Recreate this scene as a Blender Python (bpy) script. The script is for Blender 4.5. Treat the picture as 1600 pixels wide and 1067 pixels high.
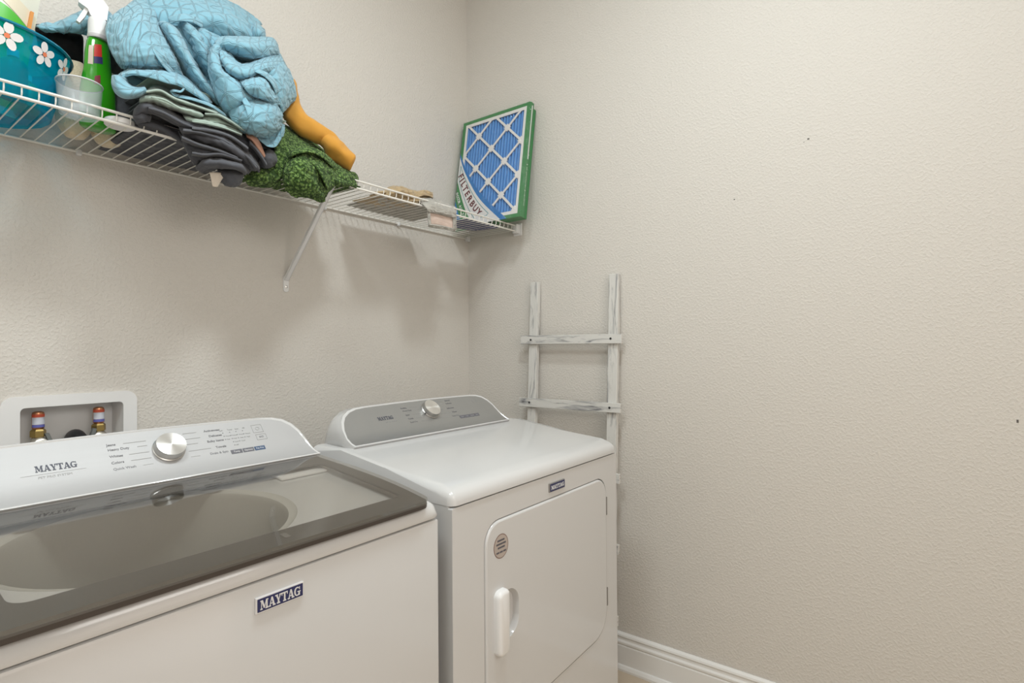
import bpy, bmesh, math, random
import numpy as np
from mathutils import Vector, Matrix, noise
for o in list(bpy.data.objects): bpy.data.objects.remove(o)
sc = bpy.context.scene
COL = sc.collection
PI = math.pi
rnd = random.Random(4)

# ------------------------------------------------------------------ camera
CAM = Vector((-1.94119, -1.72726, 1.22302))
FW = Vector((0.79649908, 0.60455872, 0.0098985))
RT = Vector((0.60462992, -0.79647272, -0.00733946))
UP = Vector((-0.00344675, -0.01183081, 0.99992407))
FPX = 866.13
cd = bpy.data.cameras.new('camera'); cam = bpy.data.objects.new('camera', cd); COL.objects.link(cam)
cd.sensor_width = 36.0; cd.lens = FPX / 1600 * 36.0; cd.clip_start = 0.02
cam.matrix_world = Matrix(((RT.x, UP.x, -FW.x, CAM.x), (RT.y, UP.y, -FW.y, CAM.y), (RT.z, UP.z, -FW.z, CAM.z), (0, 0, 0, 1)))
sc.camera = cam
# ------------------------------------------------------------------ light and exposure
sc.view_settings.view_transform = 'Standard'; sc.view_settings.look = 'None'
sc.view_settings.gamma = 1.0; sc.view_settings.use_curve_mapping = False
sc.view_settings.exposure = 0.04
wd = bpy.data.worlds.new('world'); sc.world = wd; wd.use_nodes = True
wd.node_tree.nodes['Background'].inputs[0].default_value = (1, 0.85, 0.72, 1)
wd.node_tree.nodes['Background'].inputs[1].default_value = 1.0
def area(name, loc, rot, sx, sy, power, color=(1, 1, 1), shape='RECTANGLE'):
    l = bpy.data.lights.new(name, 'AREA'); l.shape = shape; l.size = sx; l.size_y = sy; l.energy = power; l.color = color
    o = bpy.data.objects.new(name, l); COL.objects.link(o); o.location = loc; o.rotation_euler = rot; return o
area('ceiling_lamp', (-1.10, -1.36, 2.98), (0, 0, 0), 0.28, 0.28, 17, (0.91, 0.985, 1.0), 'DISK')
area('overhead_fill', (-2.1, -1.2, 2.98), (0, 0, 0), 0.6, 0.6, 18, (0.91, 0.985, 1.0), 'DISK')  # added overhead fill to brighten the back wall
area('doorway_fill', (-1.5, -3.0, 1.25), (PI/2, 0, 0), 1.3, 2.0, 2.5, (1.0, 0.78, 0.60))  # added weak warm fill, set in the unseen doorway opening
area('front_fill', (-1.75, -2.90, 2.1), (PI/2, 0, 0), 1.3, .6, 13, (1.0, 0.97, 0.93))  # added frontal fill for the back wall; the front wall has no window

# ------------------------------------------------------------------ helpers
def at(px, py, y):
    d = FW + RT * ((px - 800) / FPX) - UP * ((py - 533.5) / FPX)
    return CAM + d * ((y - CAM.y) / d.y)
def tag(o, label=None, cat=None, group=None, kind=None):
    if label: o['label'] = label
    if cat: o['category'] = cat
    if group: o['group'] = group
    if kind: o['kind'] = kind
    return o
def link(name, me, mat=None, parent=None, smooth=None):
    if isinstance(me, bmesh.types.BMesh):
        b = me; me = bpy.data.meshes.new(name); bmesh.ops.recalc_face_normals(b, faces=b.faces[:]); b.to_mesh(me); b.free()
    if mat and not me.materials: me.materials.append(mat)
    o = bpy.data.objects.new(name, me); COL.objects.link(o)
    if smooth is not None and smooth is not False:
        for p in me.polygons: p.use_smooth = True
        if smooth is not True and smooth < 180:
            try: me.set_sharp_from_angle(angle=math.radians(smooth))
            except Exception: pass
    if parent:
        o.parent = parent
        o.matrix_parent_inverse = parent.matrix_world.inverted()
    return o
def empty(name, loc, label, cat, group=None):
    o = bpy.data.objects.new(name, None); COL.objects.link(o); o.location = loc; o.empty_display_size = .05
    o.matrix_world = Matrix.Translation(loc)
    tag(o, label, cat, group); return o
def bx(bm, a, b, bev=0, seg=2, M=None):
    vs = [bm.verts.new((x, y, z)) for x in (a[0], b[0]) for y in (a[1], b[1]) for z in (a[2], b[2])]
    fs = [bm.faces.new([vs[i] for i in f]) for f in ((0,1,3,2),(4,6,7,5),(0,4,5,1),(2,3,7,6),(0,2,6,4),(1,5,7,3))]
    if bev:
        es = list({e for f in fs for e in f.edges})
        r = bmesh.ops.bevel(bm, geom=es, offset=bev, segments=seg, profile=.5, affect='EDGES', clamp_overlap=True)
        vs = list({v for f in r['faces'] for v in f.verts} | {v for v in vs if v.is_valid})
    if M is not None: bmesh.ops.transform(bm, matrix=M, verts=[v for v in vs if v.is_valid])
    return bm
def box(name, a, b, mat, parent=None, bev=0, seg=2, M=None):
    return link(name, bx(bmesh.new(), a, b, bev, seg, M), mat, parent, 40 if bev else None)
def tube(bm, pts, r, n=8, cap=True):
    pts = [Vector(p) for p in pts]; rs = r if isinstance(r, (list, tuple)) else [r]*len(pts)
    rings = []; up = None
    for i, p in enumerate(pts):
        t = (pts[min(i+1, len(pts)-1)] - pts[max(i-1, 0)]).normalized()
        if up is None:
            up = Vector((0, 0, 1)) if abs(t.z) < .9 else Vector((1, 0, 0))
        s = t.cross(up).normalized(); up = s.cross(t).normalized()
        rings.append([bm.verts.new(p + (s*math.cos(a) + up*math.sin(a))*rs[i]) for a in [k*2*PI/n for k in range(n)]])
    for i in range(len(rings)-1):
        for k in range(n): bm.faces.new((rings[i][k], rings[i][(k+1) % n], rings[i+1][(k+1) % n], rings[i+1][k]))
    if cap: bm.faces.new(rings[0][::-1]); bm.faces.new(rings[-1])
    return bm
def smoothpts(P, n):
    P = [Vector(p) for p in P]; out = []
    for i in range(len(P)-1):
        p0 = P[max(i-1, 0)]; p1 = P[i]; p2 = P[i+1]; p3 = P[min(i+2, len(P)-1)]
        for k in range(n):
            t = k/n
            out.append(.5*((2*p1) + (p2-p0)*t + (2*p0-5*p1+4*p2-p3)*t*t + (3*p1-p0-3*p2+p3)*t**3))
    out.append(P[-1]); return out
def lathe(bm, prof, n=32, M=None, cap=True):
    rings = []
    for r, z in prof:
        rings.append([bm.verts.new((r*math.cos(k*2*PI/n), r*math.sin(k*2*PI/n), z)) for k in range(n)])
    for i in range(len(rings)-1):
        for k in range(n): bm.faces.new((rings[i][k], rings[i][(k+1) % n], rings[i+1][(k+1) % n], rings[i+1][k]))
    if cap: bm.faces.new(rings[0][::-1]); bm.faces.new(rings[-1])
    if M is not None: bmesh.ops.transform(bm, matrix=M, verts=[v for r in rings for v in r])
    return bm
def rrect(x0, z0, x1, z1, r, n=6):
    rs = r if isinstance(r, (tuple, list)) else (r,)*4      # bl, br, tr, tl
    out = []
    for (cx, cz, a0, q) in ((x0+rs[0], z0+rs[0], PI, rs[0]), (x1-rs[1], z0+rs[1], 1.5*PI, rs[1]), (x1-rs[2], z1-rs[2], 0, rs[2]), (x0+rs[3], z1-rs[3], .5*PI, rs[3])):
        for k in range(n+1): out.append((cx+q*math.cos(a0+k*PI/2/n), cz+q*math.sin(a0+k*PI/2/n)))
    return out
def frame_M(o, u, v, n):
    u, v, n = Vector(u).normalized(), Vector(v).normalized(), Vector(n).normalized()
    return Matrix(((u.x, v.x, n.x, o[0]), (u.y, v.y, n.y, o[1]), (u.z, v.z, n.z, o[2]), (0, 0, 0, 1)))
FRONT = lambda y: frame_M((0, y, 0), (1, 0, 0), (0, 0, 1), (0, -1, 0))    # (u,v,n) -> x, z, towards the room
def prism(bm, poly, n0, n1, M, bev=0, seg=2):
    """poly in (u,v); extruded from n0 to n1 along n; bevels the n1 rim"""
    a = [bm.verts.new((p[0], p[1], n0)) for p in poly]; b = [bm.verts.new((p[0], p[1], n1)) for p in poly]
    L = len(poly); bm.faces.new(a[::-1]); top = bm.faces.new(b)
    for i in range(L): bm.faces.new((a[i], a[(i+1) % L], b[(i+1) % L], b[i]))
    vs = set(a+b)
    if bev:
        r = bmesh.ops.bevel(bm, geom=list(top.edges), offset=bev, segments=seg, profile=.5, affect='EDGES', clamp_overlap=True)
        vs |= {v for f in r['faces'] for v in f.verts}
    bmesh.ops.transform(bm, matrix=M, verts=[v for v in vs if v.is_valid])
    return bm
def ringplate(bm, outer, inner, n0, n1, M):
    """plate with a hole (outer and inner are (u,v) loops)"""
    tmp = bmesh.new()
    eo = []; 
    def loop(poly):
        vs = [tmp.verts.new((p[0], p[1], n1)) for p in poly]
        return vs, [tmp.edges.new((vs[i], vs[(i+1) % len(vs)])) for i in range(len(vs))]
    vo, e1 = loop(outer); vi, e2 = loop(inner)
    bmesh.ops.triangle_fill(tmp, use_beauty=True, use_dissolve=False, edges=e1+e2)
    for vs in (vo, vi):
        lo = [tmp.verts.new((v.co.x, v.co.y, n0)) for v in vs]
        for i in range(len(vs)): tmp.faces.new((vs[i], vs[(i+1) % len(vs)], lo[(i+1) % len(vs)], lo[i]))
    bmesh.ops.transform(tmp, matrix=M, verts=tmp.verts[:])
    me = bpy.data.meshes.new('t'); bmesh.ops.recalc_face_normals(tmp, faces=tmp.faces[:]); tmp.to_mesh(me); tmp.free()
    bm.from_mesh(me); bpy.data.meshes.remove(me); return bm
def text(name, s, size, M, mat, parent, depth=.0003, align='LEFT', bold=0, sx=1.0):
    c = bpy.data.curves.new(name, 'FONT'); c.body = s; c.size = size; c.extrude = depth; c.offset = bold; c.align_x = align; c.align_y = 'CENTER'
    c.resolution_u = 3
    o = bpy.data.objects.new(name, c); COL.objects.link(o)
    me = bpy.data.meshes.new_from_object(o); bpy.data.objects.remove(o)
    me.transform(M @ Matrix.Diagonal((sx, 1, 1, 1))); me.name = name
    return link(name, me, mat, parent)
def slab_letter(ch):
    """bold slab-serif capitals in a 1 high cell: list of quads, and the advance"""
    Q = []
    def bar(x0, y0, x1, y1): Q.append([(x0, y0), (x1, y0), (x1, y1), (x0, y1)])
    t = .13
    if ch == 'M':
        bar(.02, 0, .30, t); bar(.66, 0, 1.02, t); bar(.02, 1-t, .28, 1); bar(.78, 1-t, 1.02, 1); bar(.11, 0, .20, 1); bar(.74, 0, .93, 1)
        Q.append([(.11, 1), (.34, 1), (.60, .12), (.44, .12)]); Q.append([(.76, 1), (.84, 1), (.56, .12), (.46, .12)]); return Q, 1.08
    if ch == 'A':
        bar(-.02, 0, .28, t); bar(.52, 0, .88, t); bar(.22, .26, .62, .36)
        Q.append([(.08, 0), (.18, 0), (.44, 1), (.34, 1)]); Q.append([(.58, 0), (.80, 0), (.52, 1), (.32, 1)]); return Q, .86
    if ch == 'Y':
        bar(.2, 0, .62, t); bar(-.02, 1-t, .34, 1); bar(.52, 1-t, .84, 1); bar(.31, 0, .51, .45)
        Q.append([(.04, 1), (.26, 1), (.50, .38), (.32, .38)]); Q.append([(.62, 1), (.74, 1), (.50, .40), (.40, .40)]); return Q, .82
    if ch == 'T':
        bar(.2, 0, .62, t); bar(.31, 0, .51, 1); bar(0, 1-t, .82, 1); bar(0, .68, .10, 1); bar(.72, .68, .82, 1); return Q, .84
    if ch == 'G':
        R = []
        for k in range(13):
            a = math.radians(50 + k*22.5)
            R.append(((.43+.43*math.cos(a), .5+.5*math.sin(a)), (.43+.22*math.cos(a), .5+.38*math.sin(a))))
        for i in range(12): Q.append([R[i][0], R[i+1][0], R[i+1][1], R[i][1]])
        bar(.46, .40, .90, .50); bar(.60, .03, .80, .46); bar(.72, .66, .80, .98); return Q, .92
def maytag(name, h, M, mat, parent, width=None, depth=.0006):
    x = 0; polys = []
    for ch in 'MAYTAG':
        q, adv = slab_letter(ch)
        for p in q: polys.append([(x+a, b) for a, b in p])
        x += adv
    sx = (width/x) if width else h
    bm = bmesh.new()
    for i, p in enumerate(polys): prism(bm, [((a-x/2)*sx, (b-.5)*h) for a, b in p], 0, depth + i*1e-6, M)
    return link(name, bm, mat, parent)

# ------------------------------------------------------------------ materials
def mat(name, color, rough=.5, metal=0.0, spec=.5, coat=0, sheen=0):
    m = bpy.data.materials.new(name); m.use_nodes = True; b = m.node_tree.nodes['Principled BSDF']
    b.inputs['Base Color'].default_value = (*color, 1); b.inputs['Roughness'].default_value = rough
    b.inputs['Metallic'].default_value = metal; b.inputs['Specular IOR Level'].default_value = spec
    b.inputs['Coat Weight'].default_value = coat; b.inputs['Sheen Weight'].default_value = sheen
    return m
def srgb(r, g, b):
    f = lambda c: (c/255/12.92) if c/255 <= .04045 else ((c/255+.055)/1.055)**2.4
    return (f(r), f(g), f(b))
def nodes(m): return m.node_tree.nodes, m.node_tree.links, m.node_tree.nodes['Principled BSDF']
def add_bump(m, tex, out, strength, dist, coord='Object', scale=None):
    N, L, B = nodes(m); tc = N.new('ShaderNodeTexCoord'); L.new(tc.outputs[coord], tex.inputs['Vector'])
    bp = N.new('ShaderNodeBump'); bp.inputs['Strength'].default_value = strength; bp.inputs['Distance'].default_value = dist
    L.new(tex.outputs[out], bp.inputs['Height']); L.new(bp.outputs[0], B.inputs['Normal']); return bp
def wallmat(name, col):
    m = mat(name, col, .62, spec=.35); N, L, B = nodes(m)
    tc = N.new('ShaderNodeTexCoord')
    n1 = N.new('ShaderNodeTexNoise'); n1.inputs['Scale'].default_value = 135; n1.inputs['Detail'].default_value = 2.5; n1.inputs['Roughness'].default_value = .5
    L.new(tc.outputs['Object'], n1.inputs['Vector'])
    rp = N.new('ShaderNodeValToRGB'); rp.color_ramp.elements[0].position = .46; rp.color_ramp.elements[1].position = .64
    L.new(n1.outputs['Fac'], rp.inputs[0])
    bp = N.new('ShaderNodeBump'); bp.inputs['Strength'].default_value = .42; bp.inputs['Distance'].default_value = .0018
    L.new(rp.outputs[0], bp.inputs['Height']); L.new(bp.outputs[0], B.inputs['Normal'])
    return m
M_wall = wallmat('wall_paint', (.66, .628, .582))
M_ceil = wallmat('ceiling_paint', (.84, .84, .83))
M_trim = mat('trim_white', (.80, .79, .77), .35)
M_white = mat('white_enamel', (.61, .61, .61), .16, spec=.5, coat=.25)
M_wplastic = mat('white_plastic', (.78, .78, .78), .35)
M_grey = mat('dark_grey', (.10, .10, .10), .6)  # plain dark grey, not assigned to any mesh
M_black = mat('black_plastic', (.012, .012, .014), .45)
M_chrome = mat('chrome', (.75, .74, .72), .22, metal=1)
M_wire = mat('wire_coating', (.80, .78, .73), .35)
M_nickel0 = mat('hinge_metal', (.30, .29, .28), .35, metal=.6)
M_navy = mat('navy_badge', (.022, .026, .10), .35)
M_letter = mat('badge_letters', (.80, .80, .82), .3, metal=.3)
M_ink = mat('grey_print', (.17, .17, .18), .5)
M_inkline = mat('line_print', (.36, .36, .36), .5)
M_inkdark = mat('dark_print', (.06, .065, .09), .5)
M_btn = mat('button_grey', (.13, .13, .15), .4)
M_btnb = mat('button_blue', (.06, .10, .18), .4)
def brushed(name, col, rough=.36, metal=.75):
    m = mat(name, col, rough, metal=metal); N, L, B = nodes(m)
    tc = N.new('ShaderNodeTexCoord'); mp = N.new('ShaderNodeMapping'); mp.inputs['Scale'].default_value = (3, 900, 900)
    n = N.new('ShaderNodeTexNoise'); n.inputs['Scale'].default_value = 1; n.inputs['Detail'].default_value = 2
    L.new(tc.outputs['Object'], mp.inputs[0]); L.new(mp.outputs[0], n.inputs['Vector'])
    mr = N.new('ShaderNodeMapRange'); mr.inputs[3].default_value = rough-.07; mr.inputs[4].default_value = rough+.1
    L.new(n.outputs['Fac'], mr.inputs[0]); L.new(mr.outputs[0], B.inputs['Roughness']); return m
M_wface = brushed('silver_console', (.46, .46, .465), .5, .3)
M_dface = brushed('steel_console', (.36, .36, .355), .36, .65)

def panel(name, lo, hi, m, kind='structure'):
    o = box(name, lo, hi, m); o['kind'] = kind; return o
# ------------------------------------------------------------------ room shell
XL, YF, ZC = -2.75, -2.95, 3.05
bm = bmesh.new()
hx0, hx1, hz0, hz1 = -1.606, -1.384, .94, 1.090
for a, b in (((XL-.1, 0, 0), (hx0, .12, ZC)), ((hx1, 0, 0), (.12, .12, ZC)), ((hx0, 0, 0), (hx1, .12, hz0)), ((hx0, 0, hz1), (hx1, .12, ZC)), ((hx0, .10, hz0), (hx1, .12, hz1))): bx(bm, a, b)
tag(link('wall_back', bm, M_wall), kind='structure')
wr = panel('wall_right', (0, YF-.1, 0), (.12, 0, ZC), M_wall)
panel('wall_left', (XL-.12, YF-.1, 0), (XL, 0, ZC), M_wall)
bm = bmesh.new()   # front wall, behind the camera, with an open doorway
bx(bm, (XL, YF-.12, 0), (-2.1, YF, ZC)); bx(bm, (-.9, YF-.12, 0), (0, YF, ZC)); bx(bm, (-2.1, YF-.12, 2.1), (-.9, YF, ZC))
tag(link('wall_front', bm, M_wall), kind='structure')
panel('ceiling', (XL-.12, YF-.12, ZC), (.12, .12, ZC+.1), M_ceil)
M_tile = mat('floor_tile', (.56, .47, .37), .35); N, L, B = nodes(M_tile)
tc = N.new('ShaderNodeTexCoord'); n1 = N.new('ShaderNodeTexNoise'); n1.inputs['Scale'].default_value = 5; n1.inputs['Detail'].default_value = 6
rp = N.new('ShaderNodeValToRGB'); rp.color_ramp.elements[0].color = (.50, .41, .31, 1); rp.color_ramp.elements[1].color = (.64, .54, .42, 1)
L.new(tc.outputs['Object'], n1.inputs['Vector']); L.new(n1.outputs['Fac'], rp.inputs[0]); L.new(rp.outputs[0], B.inputs['Base Color'])
fl = panel('floor', (XL-.12, YF-.12, -.1), (.12, .12, -.006), mat('grout', (.35, .31, .26), .8))
bm = bmesh.new(); bx(bm, (.002, .002, -.006), (.448, .448, 0), .0015, 1); tme = bpy.data.meshes.new('floor_tile'); bm.to_mesh(tme); bm.free(); tme.materials.append(M_tile)
for i in range(7):
    for j in range(7):
        if XL-.05+i*.45 < -.01 and -.02-j*.45-.45 > YF-.3:
            o = bpy.data.objects.new('tile', tme); COL.objects.link(o); o.location = (-.46-i*.45, -.46-j*.45, 0); o.parent = fl
# moulded baseboards
def baseboard(name, M, L_):
    prof = [(0, 0), (.026, 0), (.026, .008), (.020, .018), (.014, .020), (.014, .088), (.011, .092), (.015, .098), (.015, .104), (.010, .110), (.009, .118), (.013, .124), (.011, .130), (.004, .136), (0, .136)]
    bm = bmesh.new()
    a = [bm.verts.new((0, p[0], p[1])) for p in prof]; b = [bm.verts.new((L_, p[0], p[1])) for p in prof]
    for i in range(len(prof)-1): bm.faces.new((a[i], a[i+1], b[i+1], b[i]))
    bm.faces.new(a); bm.faces.new(b[::-1])
    bmesh.ops.transform(bm, matrix=M, verts=bm.verts[:])
    return tag(link(name, bm, M_trim), kind='structure')
baseboard('baseboard_right', frame_M((-.0005, -.02, 0), (0, -1, 0), (-1, 0, 0), (0, 0, 1)), 2.90)
baseboard('baseboard_back', frame_M((XL, -.0005, 0), (1, 0, 0), (0, -1, 0), (0, 0, 1)), 2.72)
baseboard('baseboard_left', frame_M((XL+.0005, -2.92, 0), (0, 1, 0), (1, 0, 0), (0, 0, 1)), 2.88)
for (y, z, w, h) in ((-1.4245, 1.8675, .006, .004), (-1.9003, 1.0207, .004, .008), (-1.412, 1.86, .002, .002), (-1.2, 1.715, .004, .003)):
    o = box('scuff_mark', (-.0012, y-w/2, z-h/2), (.0005, y+w/2, z+h/2), mat('scuff', (.12, .11, .10), .7), wr, .0004, 1)

# ------------------------------------------------------------------ appliances
YFRONT = -.941
FO = Vector((0, -.570, .972)); FV = Vector((0, .080, .088)).normalized(); FN = Vector((0, -.088, .080)).normalized()
def FM(x, v, n=0.0): return frame_M(FO + Vector((x, 0, 0)) + FV*v + FN*n, (1, 0, 0), FV, FN)
def console(root, xa, xb, face_mat, name='console'):
    """rounded control console: outline in face coordinates (x, v)"""
    right = [(0, 0), (.004, .010), (.007, .030), (.011, .050), (.017, .072), (.028, .092), (.046, .108), (.070, .116), (.10, .119)]
    left = [(.10, .119), (.070, .1165), (.046, .109), (.026, .096), (.013, .078), (.004, .055), (.0, .03), (.001, .012), (.005, 0)]
    mid = [(xb-.10-(xb-xa-.2)*k/8, .119+.003*math.sin(PI*k/8)) for k in range(1, 8)]
    out = [(xb-a, v) for a, v in right] + mid + [(xa+a, v) for a, v in left]
    c = Vector(((xa+xb)/2, .055))
    def curve(v):  # face slightly dished at its foot
        return .010*max(0, 1-v/.05)**2
    # housing: rim ring then back rings
    bm = bmesh.new(); rings = []
    def ring(f, grow):
        r = []
        for (x, v) in out:
            dx = grow*(1 if x > c.x else -1) if abs(x-c.x) > (xb-xa)/2-.12 else 0
            vv = v + (grow if v > .03 else -max(grow, 0)*.9)
            r.append(bm.verts.new(f(x+dx, vv)))
        return r
    P = lambda x, v, n: FO + Vector((x, 0, 0)) + FV*v + FN*n
    rings.append(ring(lambda x, v: P(x, v, .0005+curve(v)), -.0015))
    rings.append(ring(lambda x, v: P(x, v, .0025+curve(v)), .0015))
    rings.append(ring(lambda x, v: P(x, v, .001+curve(v)), .0045))
    rings.append(ring(lambda x, v: P(x, v, -.010), .007))
    def back(d, sh, sx, dz):
        def f(x, v):
            q = P(c.x+(x-c.x)*sx, v*sh, 0); q.y += d; q.z += dz; return q
        return f
    rings.append(ring(back(.035, .96, 1.005, 0), .004))
    rings.append(ring(back(.075, .80, .995, -.004), .002))
    rings.append(ring(back(.105, .55, .985, -.008), 0))
    rings.append(ring(back(.125, .20, .975, -.01), 0))
    n = len(out)
    for i in range(len(rings)-1):
        for k in range(n): bm.faces.new((rings[i][k], rings[i][(k+1) % n], rings[i+1][(k+1) % n], rings[i+1][k]))
    bm.faces.new(rings[-1])
    link(name+'_housing', bm, M_white, root, 50)
    bm = bmesh.new()   # face built in strips so the foot can curve
    vs = [0, .004, .010, .018, .028, .040, .055, .072, .092, .108, .116, .119]
    def xr(v, tab, sgn, base):
        for (a0, v0), (a1, v1) in zip(tab, tab[1:]):
            if v0 <= v <= v1: return base + sgn*(a0 + (a1-a0)*((v-v0)/(v1-v0) if v1 > v0 else 0))
        return base + sgn*tab[-1][0]
    lt = sorted([(a, v) for a, v in left], key=lambda t: t[1])
    rows = []
    for v in vs:
        x0 = xr(v, lt, 1, xa); x1 = xr(v, right, -1, xb)
        rows.append([bm.verts.new(P(x0+(x1-x0)*k/24, v, .001+curve(v))) for k in range(25)])
    for i in range(len(rows)-1):
        for k in range(24): bm.faces.new((rows[i][k], rows[i][k+1], rows[i+1][k+1], rows[i+1][k]))
    tops = rows[-1]; arc = [bm.verts.new(P(v.co.x, .119+.003*math.sin(PI*(v.co.x-tops[0].co.x)/(tops[-1].co.x-tops[0].co.x)), .001)) for v in tops]
    for k in range(24): bm.faces.new((tops[k], tops[k+1], arc[k+1], arc[k]))
    link(name+'_face', bm, face_mat, root, True)
def knob(root, x, v, r, h, notch):
    M = FM(x, v, .001)
    k = link('knob', lathe(bmesh.new(), [(r*1.06, 0), (r*1.06, .003), (r*1.0, .004), (r*.985, h-.002), (r*.96, h)], 48, M), M_knobside, root, 30)
    # machined top: cone-like facets give the bow-tie highlight
    bm = bmesh.new(); n = 48; ctr = bm.verts.new((0, 0, h+.0004)); rim = [bm.verts.new((r*.955*math.cos(i*2*PI/n), r*.955*math.sin(i*2*PI/n), h+.0004)) for i in range(n)]
    for i in range(n): bm.faces.new((ctr, rim[i], rim[(i+1) % n]))
    kc = link('knob_cap', bm, M_knobtop); kc.matrix_world = M; kc.parent = k
    bm = bmesh.new(); a = notch
    bx(bm, (r*1.0, -.0016, .001), (r*1.12, .0016, h*.5), .0005, 1, M @ Matrix.Rotation(a, 4, 'Z'))
    link('pointer', bm, M_btn, k)
M_knobside = mat('knob_side', (.50, .49, .47), .3, metal=.9)
M_knobtop = mat('knob_top', (.80, .79, .77), .30, metal=1.0)
M_knobtop.node_tree.nodes['Principled BSDF'].inputs['Anisotropic'].default_value = .85
N, L, B = nodes(M_knobtop)      # circular lathe marks: tangent runs around the knob
tg = N.new('ShaderNodeTangent'); tg.direction_type = 'RADIAL'; tg.axis = 'Z'; L.new(tg.outputs[0], B.inputs['Tangent']); B.inputs['Anisotropic Rotation'].default_value = .25
N_, L_, B_ = N, L, B

W_X0, W_X1 = -1.850, -1.151
D_X0, D_X1 = -1.112, -.378
def ink(root, s, x, v, size, m=None, align='LEFT', bold=0, sx=1.0): return text('printed_text', s, size, FM(x, v, .0013), m or M_ink, root, .0002, align, bold, sx)
def line(bm, x0, x1, v, t=.0005): prism(bm, [(x0, v-t), (x1, v-t), (x1, v+t), (x0, v+t)], .0012, .0016, FM(0, 0, 0))

def lid_z(y): return .932 + (y+.955)*(.045/.385)
# ---- washer
washer = empty('washing_machine', ((W_X0+W_X1)/2, -.6, 0), 'white top-loading washing machine with a dark glass lid, left of the dryer', 'washing machine')
bm = bmesh.new()
a = [(-.925, .03), (-.925, .890), (-.57, .938), (-.22, .938), (-.22, .03)]
v0 = [bm.verts.new((W_X0, y, z)) for y, z in a]; v1 = [bm.verts.new((W_X1-.003, y, z)) for y, z in a]
bm.faces.new((v0[0], v0[1], v0[4])) if False else None
for i in (0, 2, 3, 4):
    j = (i+1) % 5; bm.faces.new((v0[i], v0[j], v1[j], v1[i]))
bm.faces.new(v0); bm.faces.new(v1[::-1])
link('body', bm, M_white, washer)
for x in (W_X0+.06, W_X1-.06):
    for y in (-.86, -.28): link('foot', lathe(bmesh.new(), [(.022, 0), (.022, .012), (.010, .014), (.010, .035)], 12, Matrix.Translation((x, y, 0))), M_black, washer)
bm = bmesh.new(); prism(bm, rrect(W_X0, .05, W_X1, .8835, .004, 2), 0, .018, FRONT(-.923), .004)
link('front_panel', bm, M_white, washer, 40)
# deck that rises behind the front cap, with the tub opening
bm = bmesh.new()      # front cap: rounded bar, seam above the front panel
prof = [(-.90, .888), (-.935, .8865), (-.9425, .8875), (-.9445, .893), (-.943, .903), (-.938, .912), (-.930, .918), (-.920, .9205), (-.905, .9205), (-.88, .916)]
xs = [W_X0, W_X0+.006, W_X0+.02, W_X1-.024, W_X1-.012, W_X1-.004, W_X1-.001]
sc_ = [.0, .012, .0, 0, .002, .007, .014]
rr = []
for x, s_ in zip(xs, sc_): rr.append([bm.verts.new((x, y + (s_*.5 if i in (2, 3, 4, 5) else 0), z - (s_ if i > 3 else 0))) for i, (y, z) in enumerate(prof)])
for i in range(len(rr)-1):
    for k in range(len(prof)-1): bm.faces.new((rr[i][k], rr[i][k+1], rr[i+1][k+1], rr[i+1][k]))
bm.faces.new(rr[0]); bm.faces.new(rr[-1][::-1])
link('front_cap', bm, M_white, washer, 50)
CX, CY, TR = -1.575, -.735, .222
LM = frame_M((0, -.955, .932), (1, 0, 0), (0, .385, .045), (0, -.045, .385))    # lid plane: u = x, v up the slope
outer = [(W_X0+.004, -.0), (W_X1-.012, -.0), (W_X1-.012, .36), (W_X0+.004, .36)]
circ = [(CX+TR*math.cos(t*2*PI/64), .205+TR*.80*math.sin(t*2*PI/64)) for t in range(64)]
outer = [(W_X0+.004, .045), (W_X1-.008, .045), (W_X1-.008, .39), (W_X0+.004, .39)]
circ = [(CX+TR*math.cos(t*2*PI/64), .218+.165*math.sin(t*2*PI/64)) for t in range(64)]
link('deck', ringplate(bmesh.new(), outer, circ, -.05, -.022, LM), M_white, washer)
bm = bmesh.new(); rings = []
for s_, d in ((1.0, -.022), (.97, -.026), (.93, -.026), (.915, -.034), (.92, -.40), (.75, -.42), (.02, -.40)):
    rings.append([bm.verts.new(LM @ Vector((CX+(u-CX)*s_, .218+(v-.218)*s_, d))) for u, v in circ])
for i in range(len(rings)-1):
    for k in range(64): bm.faces.new((rings[i][k], rings[i][(k+1) % 64], rings[i+1][(k+1) % 64], rings[i+1][k]))
link('wash_basket', bm, mat('basket_grey', (.50, .49, .46), .4), washer, 40)
bm = bmesh.new(); bx(bm, (W_X1-.05, .31, -.022), (W_X1-.16, .37, -.016), .004, 2, LM); link('dispenser_cap', bm, M_wplastic, washer, 40)
# glass lid: one clear sheet with a printed border under it
M_glass = bpy.data.materials.new('tinted_glass'); M_glass.use_nodes = True; nt = M_glass.node_tree; nt.nodes.clear()
mo = nt.nodes.new('ShaderNodeOutputMaterial'); mx = nt.nodes.new('ShaderNodeMixShader'); tr = nt.nodes.new('ShaderNodeBsdfTransparent'); gl = nt.nodes.new('ShaderNodeBsdfGlossy'); fr = nt.nodes.new('ShaderNodeFresnel')
tr.inputs[0].default_value = (.87, .86, .84, 1); gl.inputs[0].default_value = (1, 1, 1, 1); gl.inputs['Roughness'].default_value = .035; fr.inputs[0].default_value = 1.9
gm = nt.nodes.new('ShaderNodeNewGeometry'); im = nt.nodes.new('ShaderNodeMath'); im.operation = 'SUBTRACT'; im.inputs[0].default_value = 1; mm = nt.nodes.new('ShaderNodeMath'); mm.operation = 'MULTIPLY'
nt.links.new(gm.outputs['Backfacing'], im.inputs[1]); nt.links.new(im.outputs[0], mm.inputs[0]); nt.links.new(fr.outputs[0], mm.inputs[1])
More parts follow.
